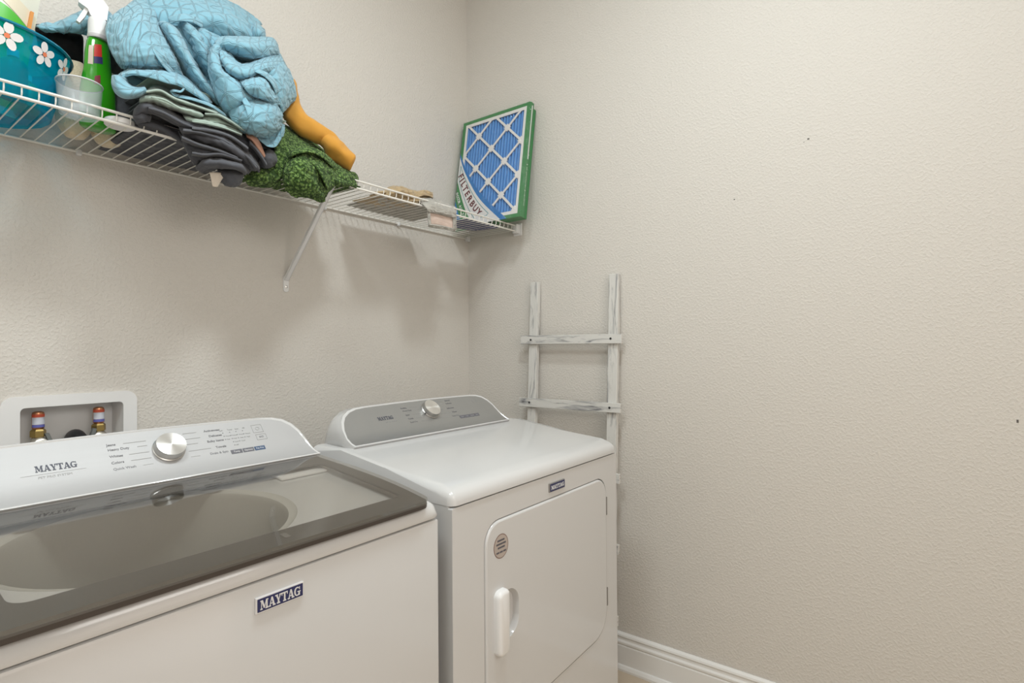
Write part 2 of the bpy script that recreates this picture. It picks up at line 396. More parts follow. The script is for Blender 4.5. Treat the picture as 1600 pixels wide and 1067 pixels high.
nt.links.new(mm.outputs[0], mx.inputs[0]); nt.links.new(tr.outputs[0], mx.inputs[1]); nt.links.new(gl.outputs[0], mx.inputs[2]); nt.links.new(mx.outputs[0], mo.inputs[0])
lid_out = rrect(W_X0+.010, 0, W_X1-.030, .388, (.012, .022, .002, .002), 5)
br = [p for p in lid_out if p[0] > -1.3 and p[1] < .1]; ix = lid_out.index(br[-1])
lid_out[ix+1:ix+1] = [(W_X1-.030+.012*math.sin(PI*(k/8)**.8), .03+.35*k/8) for k in range(1, 8)]
bm = bmesh.new(); prism(bm, lid_out, -.0055, 0, LM, .0015); lid = link('glass_lid', bm, M_glass, washer)
lid['label'] = 'tinted glass lid'
lin = rrect(-1.785, .062, -1.205, .330, (.022, .012, .02, .02), 5)
M_border = mat('smoked_border', (.125, .118, .110), .3, spec=.3)
link('lid_border', ringplate(bmesh.new(), [(u + (.0008 if u < -1.5 else -.0008), v + (.0008 if v < .2 else -.0005)) for u, v in lid_out], lin, -.0095, -.0062, LM), M_border, lid)
bm = bmesh.new(); prism(bm, rrect(W_X0+.012, .002, W_X1-.030, .03, (.012, .020, .002, .002), 4), -.017, -.0098, LM); link('lid_lip', bm, mat('lid_lip', (.06, .05, .045), .3), lid)
bm = bmesh.new(); prism(bm, rrect(-1.468, .030, -1.458, .048, .002, 2), -.0060, -.0057, LM); link('latch_plate', bm, mat('latch', (.22, .21, .2), .3), lid)
console(washer, -1.822, -1.181, M_wface)
knob(washer, -1.478, .072, .0275, .018, math.radians(8))
maytag('brand_lettering', .0125, FM(-1.655, .068, .0012), M_inkdark, washer, .058, .0003)
ink(washer, 'PET PRO SYSTEM', -1.659, .050, .0062, M_inkline, 'CENTER')
bm = bmesh.new()
for s, x, v in (('Jeans', -1.577, .0985), ('Heavy Duty', -1.577, .0875), ('Whites', -1.577, .0725), ('Colors', -1.577, .0585), ('Quick Wash', -1.577, .0445)):
    ink(washer, s, x, v, .0072, bold=.0001); line(bm, x+.006+.0042*len(s), -1.512, v)
for s, v in (('Activewear', .104), ('Delicates', .090), ('Bulky Items', .077), ('Towels', .0605), ('Drain & Spin', .0465)):
    ink(washer, s, -1.370, v, .0072, None, 'RIGHT', .0001); line(bm, -1.444, -1.376-.0042*len(s), v)
ink(washer, 'Clean Washer', -1.476, .028, .0062, None, 'CENTER'); ink(washer, 'w/ affresh', -1.468, .0215, .0058, None, 'CENTER')
for x0, w, v, h in ((-1.302, .0235, .084, .021), (-1.300, .0235, .064, .015)):
    ringplate(bm, [(x0, v), (x0+w, v), (x0+w, v+h), (x0, v+h)], [(x0+.0006, v+.0006), (x0+w-.0006, v+.0006), (x0+w-.0006, v+h-.0006), (x0+.0006, v+h-.0006)], .0012, .0016, FM(0, 0, 0))
prism(bm, [(-1.704, .0565), (-1.615, .0565), (-1.615, .0570), (-1.704, .0570)], .0012, .0014, FM(0, 0, 0))
ringplate(bm, [(-1.2902+.0045*math.cos(t), .0945+.0045*math.sin(t)) for t in [k*PI/8 for k in range(16)]], [(-1.2902+.0036*math.cos(t), .0945+.0036*math.sin(t)) for t in [k*PI/8 for k in range(16)]], .0012, .0016, FM(0, 0, 0))
tag(link('dial_lines', bm, M_inkline, washer), kind='stuff')
for i, s in enumerate(('Temp', 'Options', 'Pet Pro')):
    x0 = -1.3655+i*.0255
    bm = bmesh.new(); prism(bm, [(x0, .0375), (x0+.0235, .0375), (x0+.0235, .0475), (x0, .0475)], .0012, .0022, FM(0, 0, 0)); bt = link('button', bm, M_btnb if i == 2 else M_btn, washer)
    text('printed_text', s, .0056, FM(x0+.0118, .0425, .0023), M_letter, bt, .0001, 'CENTER')
ink(washer, 'II/O', -1.2885, .0715, .0065, None, 'CENTER')
for i, (s, n_) in enumerate((('Soil', 3), ('Temp', 5), ('Spin', 4), ('Fill', 3))):
    ink(washer, s, -1.372+i*.0165, .1005, .0048, M_inkline)
    for k in range(n_):
        ink(washer, '\u2022', -1.368+i*.0145-.001*(i > 1), .0935-k*.0085, .0085)
        if k: ink(washer, ('Heavy', 'Warm', 'Med', 'Cool', 'Off')[k], -1.364+i*.0145, .0935-k*.0085, .0042, M_inkline)
def badge(root, xc, zc, w, h, y, rim=.10, lh=.58, rm=None):
    bm = bmesh.new(); prism(bm, rrect(xc-w/2, zc-h/2, xc+w/2, zc+h/2, .001, 2), 0, .004, FRONT(y), .001, 1); b = link('badge', bm, rm or M_letter, root); b['label'] = 'navy badge with silver letters'
    bm = bmesh.new(); k = h*rim; prism(bm, rrect(xc-w/2+k, zc-h/2+k, xc+w/2-k, zc+h/2-k, .0005, 1), .004, .0045, FRONT(y)); link('badge_plate', bm, M_navy, b)
    maytag('badge_lettering', h*lh, FRONT(y-.0045) @ Matrix.Translation((xc, zc, 0)), M_letter, b, w*.84, .0006)
badge(washer, -1.488, .8505, .077, .0235, -.941)

# ---- dryer
dryer = empty('clothes_dryer', ((D_X0+D_X1)/2, -.6, 0), 'white front-loading clothes dryer with a hinged door and steel control console, right of the washer', 'clothes dryer')
bm = bmesh.new(); bx(bm, (D_X0, -.929, .03), (D_X1, -.20, .896)); link('body', bm, M_white, dryer)
for x in (D_X0+.06, D_X1-.06):
    for y in (-.86, -.28): link('foot', lathe(bmesh.new(), [(.022, 0), (.022, .012), (.010, .014), (.010, .035)], 12, Matrix.Translation((x, y, 0))), M_black, dryer)
door_o = rrect(-1.010, .372, -.447, .833, (.09, .075, .055, .050), 8)
door_o = [(x, z - .012*max(0, min(1, (-.5-x)/.4)) if z < .5 else z) for x, z in door_o]
cxd, czd = -.73, .60
hole = [(x + (.0022 if x > cxd else -.0022), z + (.0022 if z > czd else -.0022)) for x, z in door_o]
link('front_panel', ringplate(bmesh.new(), rrect(D_X0, .05, D_X1, .8925, .003, 2), hole, .0, .012, FRONT(-.929)), M_white, dryer)
bm = bmesh.new()     # sloping lid
bv = []
prof = [(-.944, .8965), (-.944, .922), (-.90, .9365), (-.73, .951), (-.57, .973), (-.45, .973), (-.445, .8965)]
l0 = [bm.verts.new((D_X0-.001, y, z)) for y, z in prof]; l1 = [bm.verts.new((D_X1+.001, y, z)) for y, z in prof]
n = len(prof)
for i in range(n): bm.faces.new((l0[i], l0[(i+1) % n], l1[(i+1) % n], l1[i]))
fa, fb = bm.faces.new(l0), bm.faces.new(l1[::-1])
es = [e for e in bm.edges if e.verts[0].co.z > .915 and e.verts[1].co.z > .915 and (e in fa.edges[:] or e in fb.edges[:] or (abs(e.verts[0].co.y+.944) < .001 and abs(e.verts[1].co.y+.944) < .001))]
es += [e for e in bm.edges if abs(e.verts[0].co.y+.944) < .001 and abs(e.verts[1].co.y+.944) < .001 and abs(e.verts[0].co.x-e.verts[1].co.x) < .001]
bmesh.ops.bevel(bm, geom=list(set(es)), offset=.0185, segments=5, profile=.5, affect='EDGES', clamp_overlap=True)
link('top_lid', bm, M_white, dryer, 50)
console(dryer, -1.080, -.452, M_dface)
knob(dryer, -.757, .082, .0285, .016, math.radians(200))
maytag('brand_lettering', .0115, FM(-.931, .076, .0012), M_inkdark, dryer, .053, .0003)
ink(dryer, 'PET PRO SYSTEM', -.918, .062, .0052, M_inkline, 'CENTER')
bm = bmesh.new()
for s, x, v in (('Bedding', -.862, .1015), ('Heavy Duty', -.860, .0915), ('Jeans', -.857, .0765), ('Towels', -.857, .0625), ('Rapid Dry', -.856, .050)):
    ink(dryer, s, x, v, .0070, M_ink); line(bm, x+.006+.0042*len(s), -.795, v, .0004)
for s, v in (('Normal', .1105), ('Delicates', .099), ('Bulky Items', .081), ('Whites', .065), ('Timed Dry', .050)):
    ink(dryer, s, -.652, v, .0070, M_ink, 'RIGHT'); line(bm, -.722, -.658-.0042*len(s), v, .0004)
ink(dryer, 'Damp Dry', -.757, .0335, .0068, M_ink, 'CENTER')
for i in range(4):
    for k in range(5 - i % 2): ink(dryer, '\u2022', -.632+i*.020, .100-k*.0085, .0070, M_inkline)
ringplate(bm, [(-.545+.011*math.cos(t), .099+.011*math.sin(t)) for t in [k*PI/8 for k in range(16)]], [(-.545+.0102*math.cos(t), .099+.0102*math.sin(t)) for t in [k*PI/8 for k in range(16)]], .0012, .0016, FM(0, 0, 0))
tag(link('dial_lines', bm, M_inkline, dryer), kind='stuff')
for i in range(4):
    x0 = -.6535+i*.0232
    bm = bmesh.new(); prism(bm, [(x0, .0365), (x0+.0215, .0365), (x0+.0215, .0475), (x0, .0475)], .0012, .0022, FM(0, 0, 0)); bt = link('button', bm, M_btn, dryer)
    text('printed_text', ('Temp', 'Dry', 'Options', 'Start')[i], .0052, FM(x0+.0108, .042, .0023), M_inkline, bt, .0001, 'CENTER')
badge(dryer, -.719, .8615, .073, .0225, -.941, .07, .46, M_nickel0)
def inset(poly, d):
    out = []; n = len(poly)
    for i in range(n):
        a, b = Vector(poly[i-1]), Vector(poly[(i+1) % n]); t = (b-a).normalized(); out.append((poly[i][0]-t.y*d, poly[i][1]+t.x*d))
    return out
wo = rrect(-.950, .556, -.890, .667, (.006, .040, .040, .006), 8)
bm = bmesh.new(); FM0 = FRONT(-.9285)
front_in = inset(door_o, .0055)
ringplate(bm, front_in, wo, .0159, .016, FM0)
lp = [[bm.verts.new(FM0 @ Vector((u, v, n))) for u, v in inset(door_o, d)] for d, n in ((0, 0), (0, .0105), (.0008, .013), (.0028, .0153), (.0055, .016))]
for a, b in zip(lp, lp[1:]):
    for i in range(len(a)): bm.faces.new((a[i], a[(i+1) % len(a)], b[(i+1) % len(a)], b[i]))
wc = Vector((-.938, .6115))
lp = [[bm.verts.new(FM0 @ Vector((wc.x+(u-wc.x)*s_, wc.y+(v-wc.y)*s_, n))) for u, v in wo] for s_, n in ((1, .016), (.985, .0145), (.95, .008), (.86, -.006), (.60, -.010), (.02, -.011))]
for a, b in zip(lp, lp[1:]):
    for i in range(len(a)): bm.faces.new((a[i], a[(i+1) % len(a)], b[(i+1) % len(a)], b[i]))
bmesh.ops.remove_doubles(bm, verts=bm.verts[:], dist=.00003)
door = link('door', bm, M_white, dryer, 35)
for z in (.745, .475):
    bm = bmesh.new(); bx(bm, (-.4475, -.9445, z-.027), (-.4425, -.934, z+.027), .001, 1); link('hinge', bm, M_nickel0, door)
# pull: a raised rounded bar with a scooped well beside it
YD = -.9445
hr = rrect(-.984, .534, -.944, .679, (.014, .014, .010, .016), 6)
bm = bmesh.new(); FH = FRONT(YD)
lp = [[bm.verts.new(FH @ Vector((u, v, n))) for u, v in inset(hr, d)] for d, n in ((0, 0), (0, .008), (.0012, .013), (.004, .0165), (.008, .018))]
for a, b in zip(lp, lp[1:]):
    for i in range(len(a)): bm.faces.new((a[i], a[(i+1) % len(a)], b[(i+1) % len(a)], b[i]))
bm.faces.new(lp[-1]); bm.faces.new(lp[0][::-1])
h_ = link('handle', bm, M_wplastic, door, 50)
# round sticker
bm = bmesh.new(); circ2 = [(-.9565+.0265*math.cos(t), .7735+.0275*math.sin(t)) for t in [k*PI/20 for k in range(40)]]
prism(bm, circ2, 0, .0004, FRONT(YD)); st = link('sticker', bm, mat('sticker_rim', (.20, .12, .10), .5), door); st['label'] = 'round silver service sticker'
bm = bmesh.new(); prism(bm, [(-.9565+(a+.9565)*.93, .7735+(b-.7735)*.93) for a, b in circ2], .0004, .0006, FRONT(YD)); link('sticker_face', bm, mat('sticker_face', (.44, .38, .34), .4), st)
bm = bmesh.new()
for v, x0, x1, segs in ((.787, -.970, -.944, 9), (.779, -.974, -.939, 12), (.771, -.969, -.943, 8)):
    w = (x1-x0)/segs
    for k in range(segs): prism(bm, [(x0+k*w, v-.002), (x0+k*w+w*.8, v-.002), (x0+k*w+w*.8, v+.002), (x0+k*w, v+.002)], .0006, .0008, FRONT(YD))
for x0 in (-.974, -.9615, -.949):
    for k in range(3): prism(bm, [(x0+k*.0036, .7585), (x0+k*.0036+.0028, .7585), (x0+k*.0036+.0028, .7625), (x0+k*.0036, .7625)], .0006, .0008, FRONT(YD))
tag(link('sticker_print', bm, M_inkdark, st), kind='stuff')

# ------------------------------------------------------------------ outlet box in the back wall
ob = empty('washer_outlet_box', (-1.495, 0, 1.01), 'white plastic washer outlet box set in the back wall above the washing machine', 'outlet box')
bm = bmesh.new(); ringplate(bm, rrect(-1.636, .915, -1.358, 1.1135, .026, 6), rrect(-1.600, .945, -1.390, 1.086, .010, 4), -.001, .007, FRONT(0))
link('face_frame', bm, M_wplastic, ob, 30)
bm = bmesh.new(); wl = rrect(-1.601, .944, -1.389, 1.087, .010, 4)
f0 = [bm.verts.new((x, -.003, z)) for x, z in wl]; f1 = [bm.verts.new((x + (.006 if x < -1.5 else -.006), .062, z)) for x, z in wl]
for i in range(len(wl)): bm.faces.new((f0[i], f0[(i+1) % len(wl)], f1[(i+1) % len(wl)], f1[i]))
bm.faces.new(f1); link('recess', bm, M_wplastic, ob, 30)
M_brass = mat('brass', (.46, .33, .12), .32, metal=.9); M_copper = mat('copper', (.55, .25, .13), .3, metal=.85)
M_nickel = mat('nickel', (.48, .45, .40), .35, metal=.7)
def valve(x, s, name_label):
    v = empty('water_valve', (x, .03, .96), name_label, 'valve')
    T = Matrix.Translation((x, .025, 0))
    link('arrestor', lathe(bmesh.new(), [(.010, 1.030), (.0125, 1.033), (.0125, 1.066), (.0115, 1.071), (.007, 1.0735)], 20, T), M_copper, v, 40)
    for z0, z1, c in ((1.060, 1.067, (.62, .10, .05)), (1.042, 1.0595, (.62, .64, .72)), (1.035, 1.0415, (.12, .13, .42))):
        bm = bmesh.new()
        a0, a1 = -PI*.92, -PI*.12
        lo = [bm.verts.new((x+.0128*math.cos(a0+(a1-a0)*k/12), .025+.0128*math.sin(a0+(a1-a0)*k/12), z0)) for k in range(13)]
        hi = [bm.verts.new((p.co.x, p.co.y, z1)) for p in lo]
        for k in range(12): bm.faces.new((lo[k], lo[k+1], hi[k+1], hi[k]))
        link('label_band', bm, mat('label', c, .5), v, True)
    link('nut', lathe(bmesh.new(), [(.013, 1.010), (.016, 1.012), (.016, 1.026), (.0125, 1.030)], 6, T), M_brass, v)
    link('valve_body', lathe(bmesh.new(), [(.012, .946), (.012, .965), (.014, .970), (.014, 1.004), (.012, 1.010)], 16, T), M_brass, v, 40)
    Mn = frame_M((x, .015, .998), (1, 0, 0), (0, .35, 1), (s*.25, -1, -.35))
    link('hose_port', lathe(bmesh.new(), [(.015, -.004), (.0165, 0), (.0165, .012), (.0145, .014)], 20, Mn), M_nickel, v, 40)
    bm = bmesh.new(); lathe(bm, [(.0085, .010), (.011, .012), (.0105, .026), (.0085, .028), (.0085, .050)], 10, Mn); link('hose_nut', bm, M_chrome, v)
    Mh = frame_M((x+s*.020, .010, 1.000), (0, 1, 0), (-s*.35, 0, 1), (s, 0, .3))
    bm = bmesh.new(); prism(bm, [(-.006, -.020), (.006, -.020), (.007, .004), (.005, .021), (-.005, .021), (-.007, .004)], -.004, .004, Mh, .0015, 1)
    tube(bm, [(x+s*.008, .018, .998), (x+s*.020, .012, .998)], .005, 8); link('lever_handle', bm, mat('lever', (.14, .15, .145), .45), v)
    return v
valve(-1.560, 1, 'left brass water valve with copper arrestor, in the outlet box')
valve(-1.436, -1, 'right brass water valve with copper arrestor, in the outlet box')
dh = link('drain_hose', tube(bmesh.new(), smoothpts([(-1.486, .055, .955), (-1.486, .050, .985), (-1.486, .028, 1.002), (-1.486, -.004, .997), (-1.486, -.028, .975), (-1.486, -.034, .93)], 6), .0185, 16), M_black, None, 60)
tag(dh, 'black drain hose end arching out of the outlet box between the valves', 'hose')

# ------------------------------------------------------------------ ladder leaning on the right wall
def distressed(name, axis):
    m = mat(name, (.62, .61, .58), .6); N, L, B = nodes(m)
    tc = N.new('ShaderNodeTexCoord'); mp = N.new('ShaderNodeMapping')
    s = [60, 60, 60]; s['xyz'.index(axis)] = 7; mp.inputs['Scale'].default_value = s
    n = N.new('ShaderNodeTexNoise'); n.inputs['Detail'].default_value = 5; n.inputs['Roughness'].default_value = .65; n.inputs['Distortion'].default_value = .6; n.inputs['Scale'].default_value = 1
    rp = N.new('ShaderNodeValToRGB'); e = rp.color_ramp.elements; e[0].position = .50; e[0].color = (.66, .65, .62, 1); e[1].position = .70; e[1].color = (.13, .13, .14, 1)
    k = e.new(.62); k.color = (.36, .36, .36, 1)
    L.new(tc.outputs['Object'], mp.inputs[0]); L.new(mp.outputs[0], n.inputs['Vector']); L.new(n.outputs['Fac'], rp.inputs[0]); L.new(rp.outputs[0], B.inputs['Base Color'])
    bp = N.new('ShaderNodeBump'); bp.inputs['Strength'].default_value = .3; bp.inputs['Distance'].default_value = .002; L.new(n.outputs['Fac'], bp.inputs['Height']); L.new(bp.outputs[0], B.inputs['Normal'])
    return m
M_lv, M_lh = distressed('whitewash_rail', 'z'), distressed('whitewash_rung', 'y')
ladder = empty('blanket_ladder', (-.09, -.57, 0), 'whitewashed wooden blanket ladder leaning on the right wall behind the dryer', 'ladder')
XT, XB, LH = -.004, -.084, 1.499          # back of the rails at the top and at the foot
LR = frame_M((XB, 0, 0), (0, -1, 0), (XT-XB, 0, LH), (-LH, 0, XT-XB))     # u = -y, v up, n away from the wall
for y0, y1, top in ((.372, .412, 1.496), (.741, .781, 1.5)):
    bm = bmesh.new(); bx(bm, (y0, .0, 0), (y1, top, .020), .0015, 1, LR); link('rail', bm, M_lv, ladder)
for i, z in enumerate((1.252, .992, .734, .478, .222)):
    tilt = (.0, .006, 0, 0, 0)[i]
    bm = bmesh.new(); bx(bm, (.337, z-.018, .0202), (.803, z+.018, .033), .0012, 1, LR @ Matrix.Translation((.57, z, 0)) @ Matrix.Rotation(tilt-.004, 4, 'Z') @ Matrix.Translation((-.57, -z, 0)))
    r_ = link('rung', bm, M_lh, ladder)
    for u in (.392, .761):
        link('screw', lathe(bmesh.new(), [(.0045, 0), (.0045, .001), (.003, .0018)], 10, LR @ Matrix.Translation((u-.002, z, .033))), M_black, r_)

# ------------------------------------------------------------------ wire shelf
SZ = 1.7265; SY = -.2935
shelf = empty('wire_shelf', (-1.2, -.15, SZ), 'white wire shelf with a raised front lip, fixed to the back wall', 'shelf')
X0, X1 = -2.55, -.012
for nm, y, z, r in (('back_rod', -.006, SZ, .0035), ('front_rod', SY, SZ-.002, .0036), ('lip_rod', SY-.001, SZ+.0215, .0033), ('middle_rod', -.150, SZ-.003, .0028)):
    if nm == 'middle_rod': continue
    link(nm, tube(bmesh.new(), [(X0, y, z), (X1, y, z)], r, 8), M_wire, shelf, 60)
bm = bmesh.new(); tube(bm, [(0, -.006, SZ+.0025), (0, -.285, SZ+.0025), (0, -.2905, SZ+.004), (0, -.2925, SZ+.008), (0, -.2925, SZ+.0225)], .0015, 6)
wme = bpy.data.meshes.new('wire'); bm.to_mesh(wme); bm.free(); wme.materials.append(M_wire)
x = -.020
while x > X0:
    o = bpy.data.objects.new('wire', wme); COL.objects.link(o); o.location = (x, 0, 0); o.parent = shelf; o.matrix_parent_inverse = shelf.matrix_world.inverted(); x -= .0268
for cxx in (-1.487, -.772, -.43, -2.2):
    bm = bmesh.new(); bx(bm, (cxx-.006, -.012, SZ-.010), (cxx+.006, 0, SZ+.006), .002, 1); tube(bm, [(cxx, -.011, SZ-.004), (cxx, -.014, SZ-.004)], .0035, 8); link('wall_clip', bm, M_wplastic, shelf)
bm = bmesh.new(); bx(bm, (-.030, -.306, SZ-.012), (-.001, -.282, SZ+.028), .003, 2); bx(bm, (-.006, -.315, SZ-.02), (-.0005, -.270, SZ+.034), .002, 1); link('end_bracket', bm, M_wplastic, shelf)
bm = bmesh.new(); bx(bm, (-.022, -.018, SZ-.012), (-.0005, -.0005, SZ+.012), .002, 1); link('end_clip', bm, M_wplastic, shelf)
def strut(x, name='support_bracket'):
    A = Vector((x, SY+.004, SZ-.004)); Bp = Vector((x+.012, -.006, 1.452)); d = (A-Bp).normalized(); s = Vector((1, 0, 0)); nrm = s.cross(d).normalized()
    M = frame_M(Bp, s, d, nrm); Ln = (A-Bp).length
    bm = bmesh.new(); bx(bm, (-.007, 0, -.0015), (.007, Ln, .0015), 0, 1, M); bx(bm, (-.0078, .0, -.007), (-.0058, Ln, .0015), 0, 1, M); bx(bm, (.0058, 0, -.007), (.0078, Ln, .0015), 0, 1, M)
    b = link(name, bm, M_wplastic, shelf)
    bm = bmesh.new(); prism(bm, rrect(x+.003, 1.413, x+.022, 1.468, .008, 4), 0, .0035, FRONT(-.0005), .001, 1); link('foot_plate', bm, M_wplastic, b)
    bm = bmesh.new(); lathe(bm, [(.0045, 0), (.0045, .002), (.002, .003)], 10, FRONT(-.004) @ Matrix.Translation((x+.0125, 1.430, 0))); link('screw', bm, M_chrome, b)
    bm = bmesh.new(); tube(bm, [(x-.010, SY-.0, SZ-.002), (x+.010, SY-.0, SZ-.002)], .0055, 10); link('hook', bm, M_wplastic, b)
strut(-.932)

# ------------------------------------------------------------------ cloth sheets
def fabric(name, col, scale=900, bump=.25, dist=.0006, rough=.85, sheen=.35, var=.12):
    m = mat(name, col, rough, spec=.2, sheen=sheen); N, L, B = nodes(m)
    tc = N.new('ShaderNodeTexCoord'); n = N.new('ShaderNodeTexNoise'); n.inputs['Scale'].default_value = scale; n.inputs['Detail'].default_value = 2
    n2 = N.new('ShaderNodeTexNoise'); n2.inputs['Scale'].default_value = 45; n2.inputs['Detail'].default_value = 3
    L.new(tc.outputs['Object'], n.inputs['Vector']); L.new(tc.outputs['Object'], n2.inputs['Vector'])
    mr = N.new('ShaderNodeMix'); mr.data_type = 'RGBA'
    mr.inputs[6].default_value = (*[c*(1-var) for c in col], 1); mr.inputs[7].default_value = (*[min(1, c*(1+var)) for c in col], 1)
    L.new(n2.outputs['Fac'], mr.inputs[0]); L.new(mr.outputs[2], B.inputs['Base Color'])
    bp = N.new('ShaderNodeBump'); bp.inputs['Strength'].default_value = bump; bp.inputs['Distance'].default_value = dist; L.new(n.outputs['Fac'], bp.inputs['Height']); L.new(bp.outputs[0], B.inputs['Normal'])
    return m
M_quilt = fabric('aqua_quilt', srgb(130, 178, 196), 700, .25, .0006, var=.05)
# double stitched triangle lattice, in sheet coordinates (UV in metres)
N, L, B = nodes(M_quilt); uv = N.new('ShaderNodeUVMap'); sep = N.new('ShaderNodeSeparateXYZ'); L.new(uv.outputs[0], sep.inputs[0])
def mth(op, a, b=None):
    n = N.new('ShaderNodeMath'); n.operation = op
    for i, v in enumerate((a, b)):
        if v is None: continue
        if isinstance(v, (int, float)): n.inputs[i].default_value = v
        else: L.new(v, n.inputs[i])
    return n.outputs[0]
PER = .040; mins = None
for ang in (15, 75, 135):
    c_, s_ = math.cos(math.radians(ang)), math.sin(math.radians(ang))
    t = mth('ADD', mth('MULTIPLY', sep.outputs[0], c_/PER), mth('MULTIPLY', sep.outputs[1], s_/PER))
    d = mth('ABSOLUTE', mth('SUBTRACT', mth('FRACT', mth('ADD', t, 50.5)), .5))
    d = mth('ABSOLUTE', mth('SUBTRACT', d, .035))            # two parallel rows of stitches
    mins = d if mins is None else mth('MINIMUM', mins, d)
groove = mth('MINIMUM', mth('MULTIPLY', mins, 30.0), 1.0)
puff = mth('POWER', mth('MINIMUM', mth('MULTIPLY', mins, 3.0), 1.0), .5)
hgt = mth('ADD', groove, mth('MULTIPLY', puff, .25))
b2 = N.new('ShaderNodeBump'); b2.inputs['Strength'].default_value = .8; b2.inputs['Distance'].default_value = .0018; L.new(hgt, b2.inputs['Height'])
old = B.inputs['Normal'].links[0].from_node; L.new(old.outputs[0], b2.inputs['Normal']); L.new(b2.outputs[0], B.inputs['Normal'])
M_hem = fabric('aqua_hem', srgb(150, 192, 200), 700, .2, .0005)
M_sage = fabric('sage_cloth', srgb(158, 176, 166), 900, .2, .0005)
M_char = fabric('charcoal_cloth', srgb(82, 84, 90), 1000, .3, .0006, sheen=.15)
M_beigecloth = fabric('tan_cloth', srgb(176, 154, 120), 500, .4, .001, var=.25)
M_gold = fabric('mustard_cloth', srgb(206, 148, 62), 800, .2, .0005, sheen=.2, var=.05)
M_creamplush = fabric('cream_plush', srgb(214, 200, 172), 260, .9, .003, var=.1)
M_greyplush = fabric('grey_plush', srgb(176, 172, 164), 260, 1.0, .004, var=.3)
M_pink = fabric('pale_pink_pad', srgb(205, 184, 172), 700, .3, .001)
M_blackcloth = fabric('black_cloth', (.012, .012, .013), 800, .2, .0005, sheen=.05)
M_green = mat('green_crochet', srgb(76, 104, 54), .95, spec=.1, sheen=.1); N, L, B = nodes(M_green)
tc = N.new('ShaderNodeTexCoord'); vo = N.new('ShaderNodeTexVoronoi'); vo.inputs['Scale'].default_value = 115; vo.inputs['Randomness'].default_value = .8
nz = N.new('ShaderNodeTexNoise'); nz.inputs['Scale'].default_value = 330; nz.inputs['Detail'].default_value = 3; n3 = N.new('ShaderNodeTexNoise'); n3.inputs['Scale'].default_value = 55
for q in (vo, nz, n3): L.new(tc.outputs['Object'], q.inputs['Vector'])
rp = N.new('ShaderNodeValToRGB'); e = rp.color_ramp.elements; e[0].position = .25; e[0].color = (*srgb(138, 172, 96), 1); e[1].position = .75; e[1].color = (*srgb(50, 76, 34), 1)
ad = N.new('ShaderNodeMath'); ad.operation = 'MULTIPLY_ADD'; ad.inputs[1].default_value = .9; L.new(vo.outputs['Distance'], ad.inputs[0]); sb = N.new('ShaderNodeMath'); sb.operation = 'SUBTRACT'; sb.inputs[1].default_value = .32
L.new(nz.outputs['Fac'], sb.inputs[0]); L.new(sb.outputs[0], ad.inputs[2]); L.new(ad.outputs[0], rp.inputs[0]); L.new(rp.outputs[0], B.inputs['Base Color'])
bp = N.new('ShaderNodeBump'); bp.invert = True; bp.inputs['Strength'].default_value = 1.0; bp.inputs['Distance'].default_value = .006; L.new(ad.outputs[0], bp.inputs['Height']); L.new(bp.outputs[0], B.inputs['Normal'])

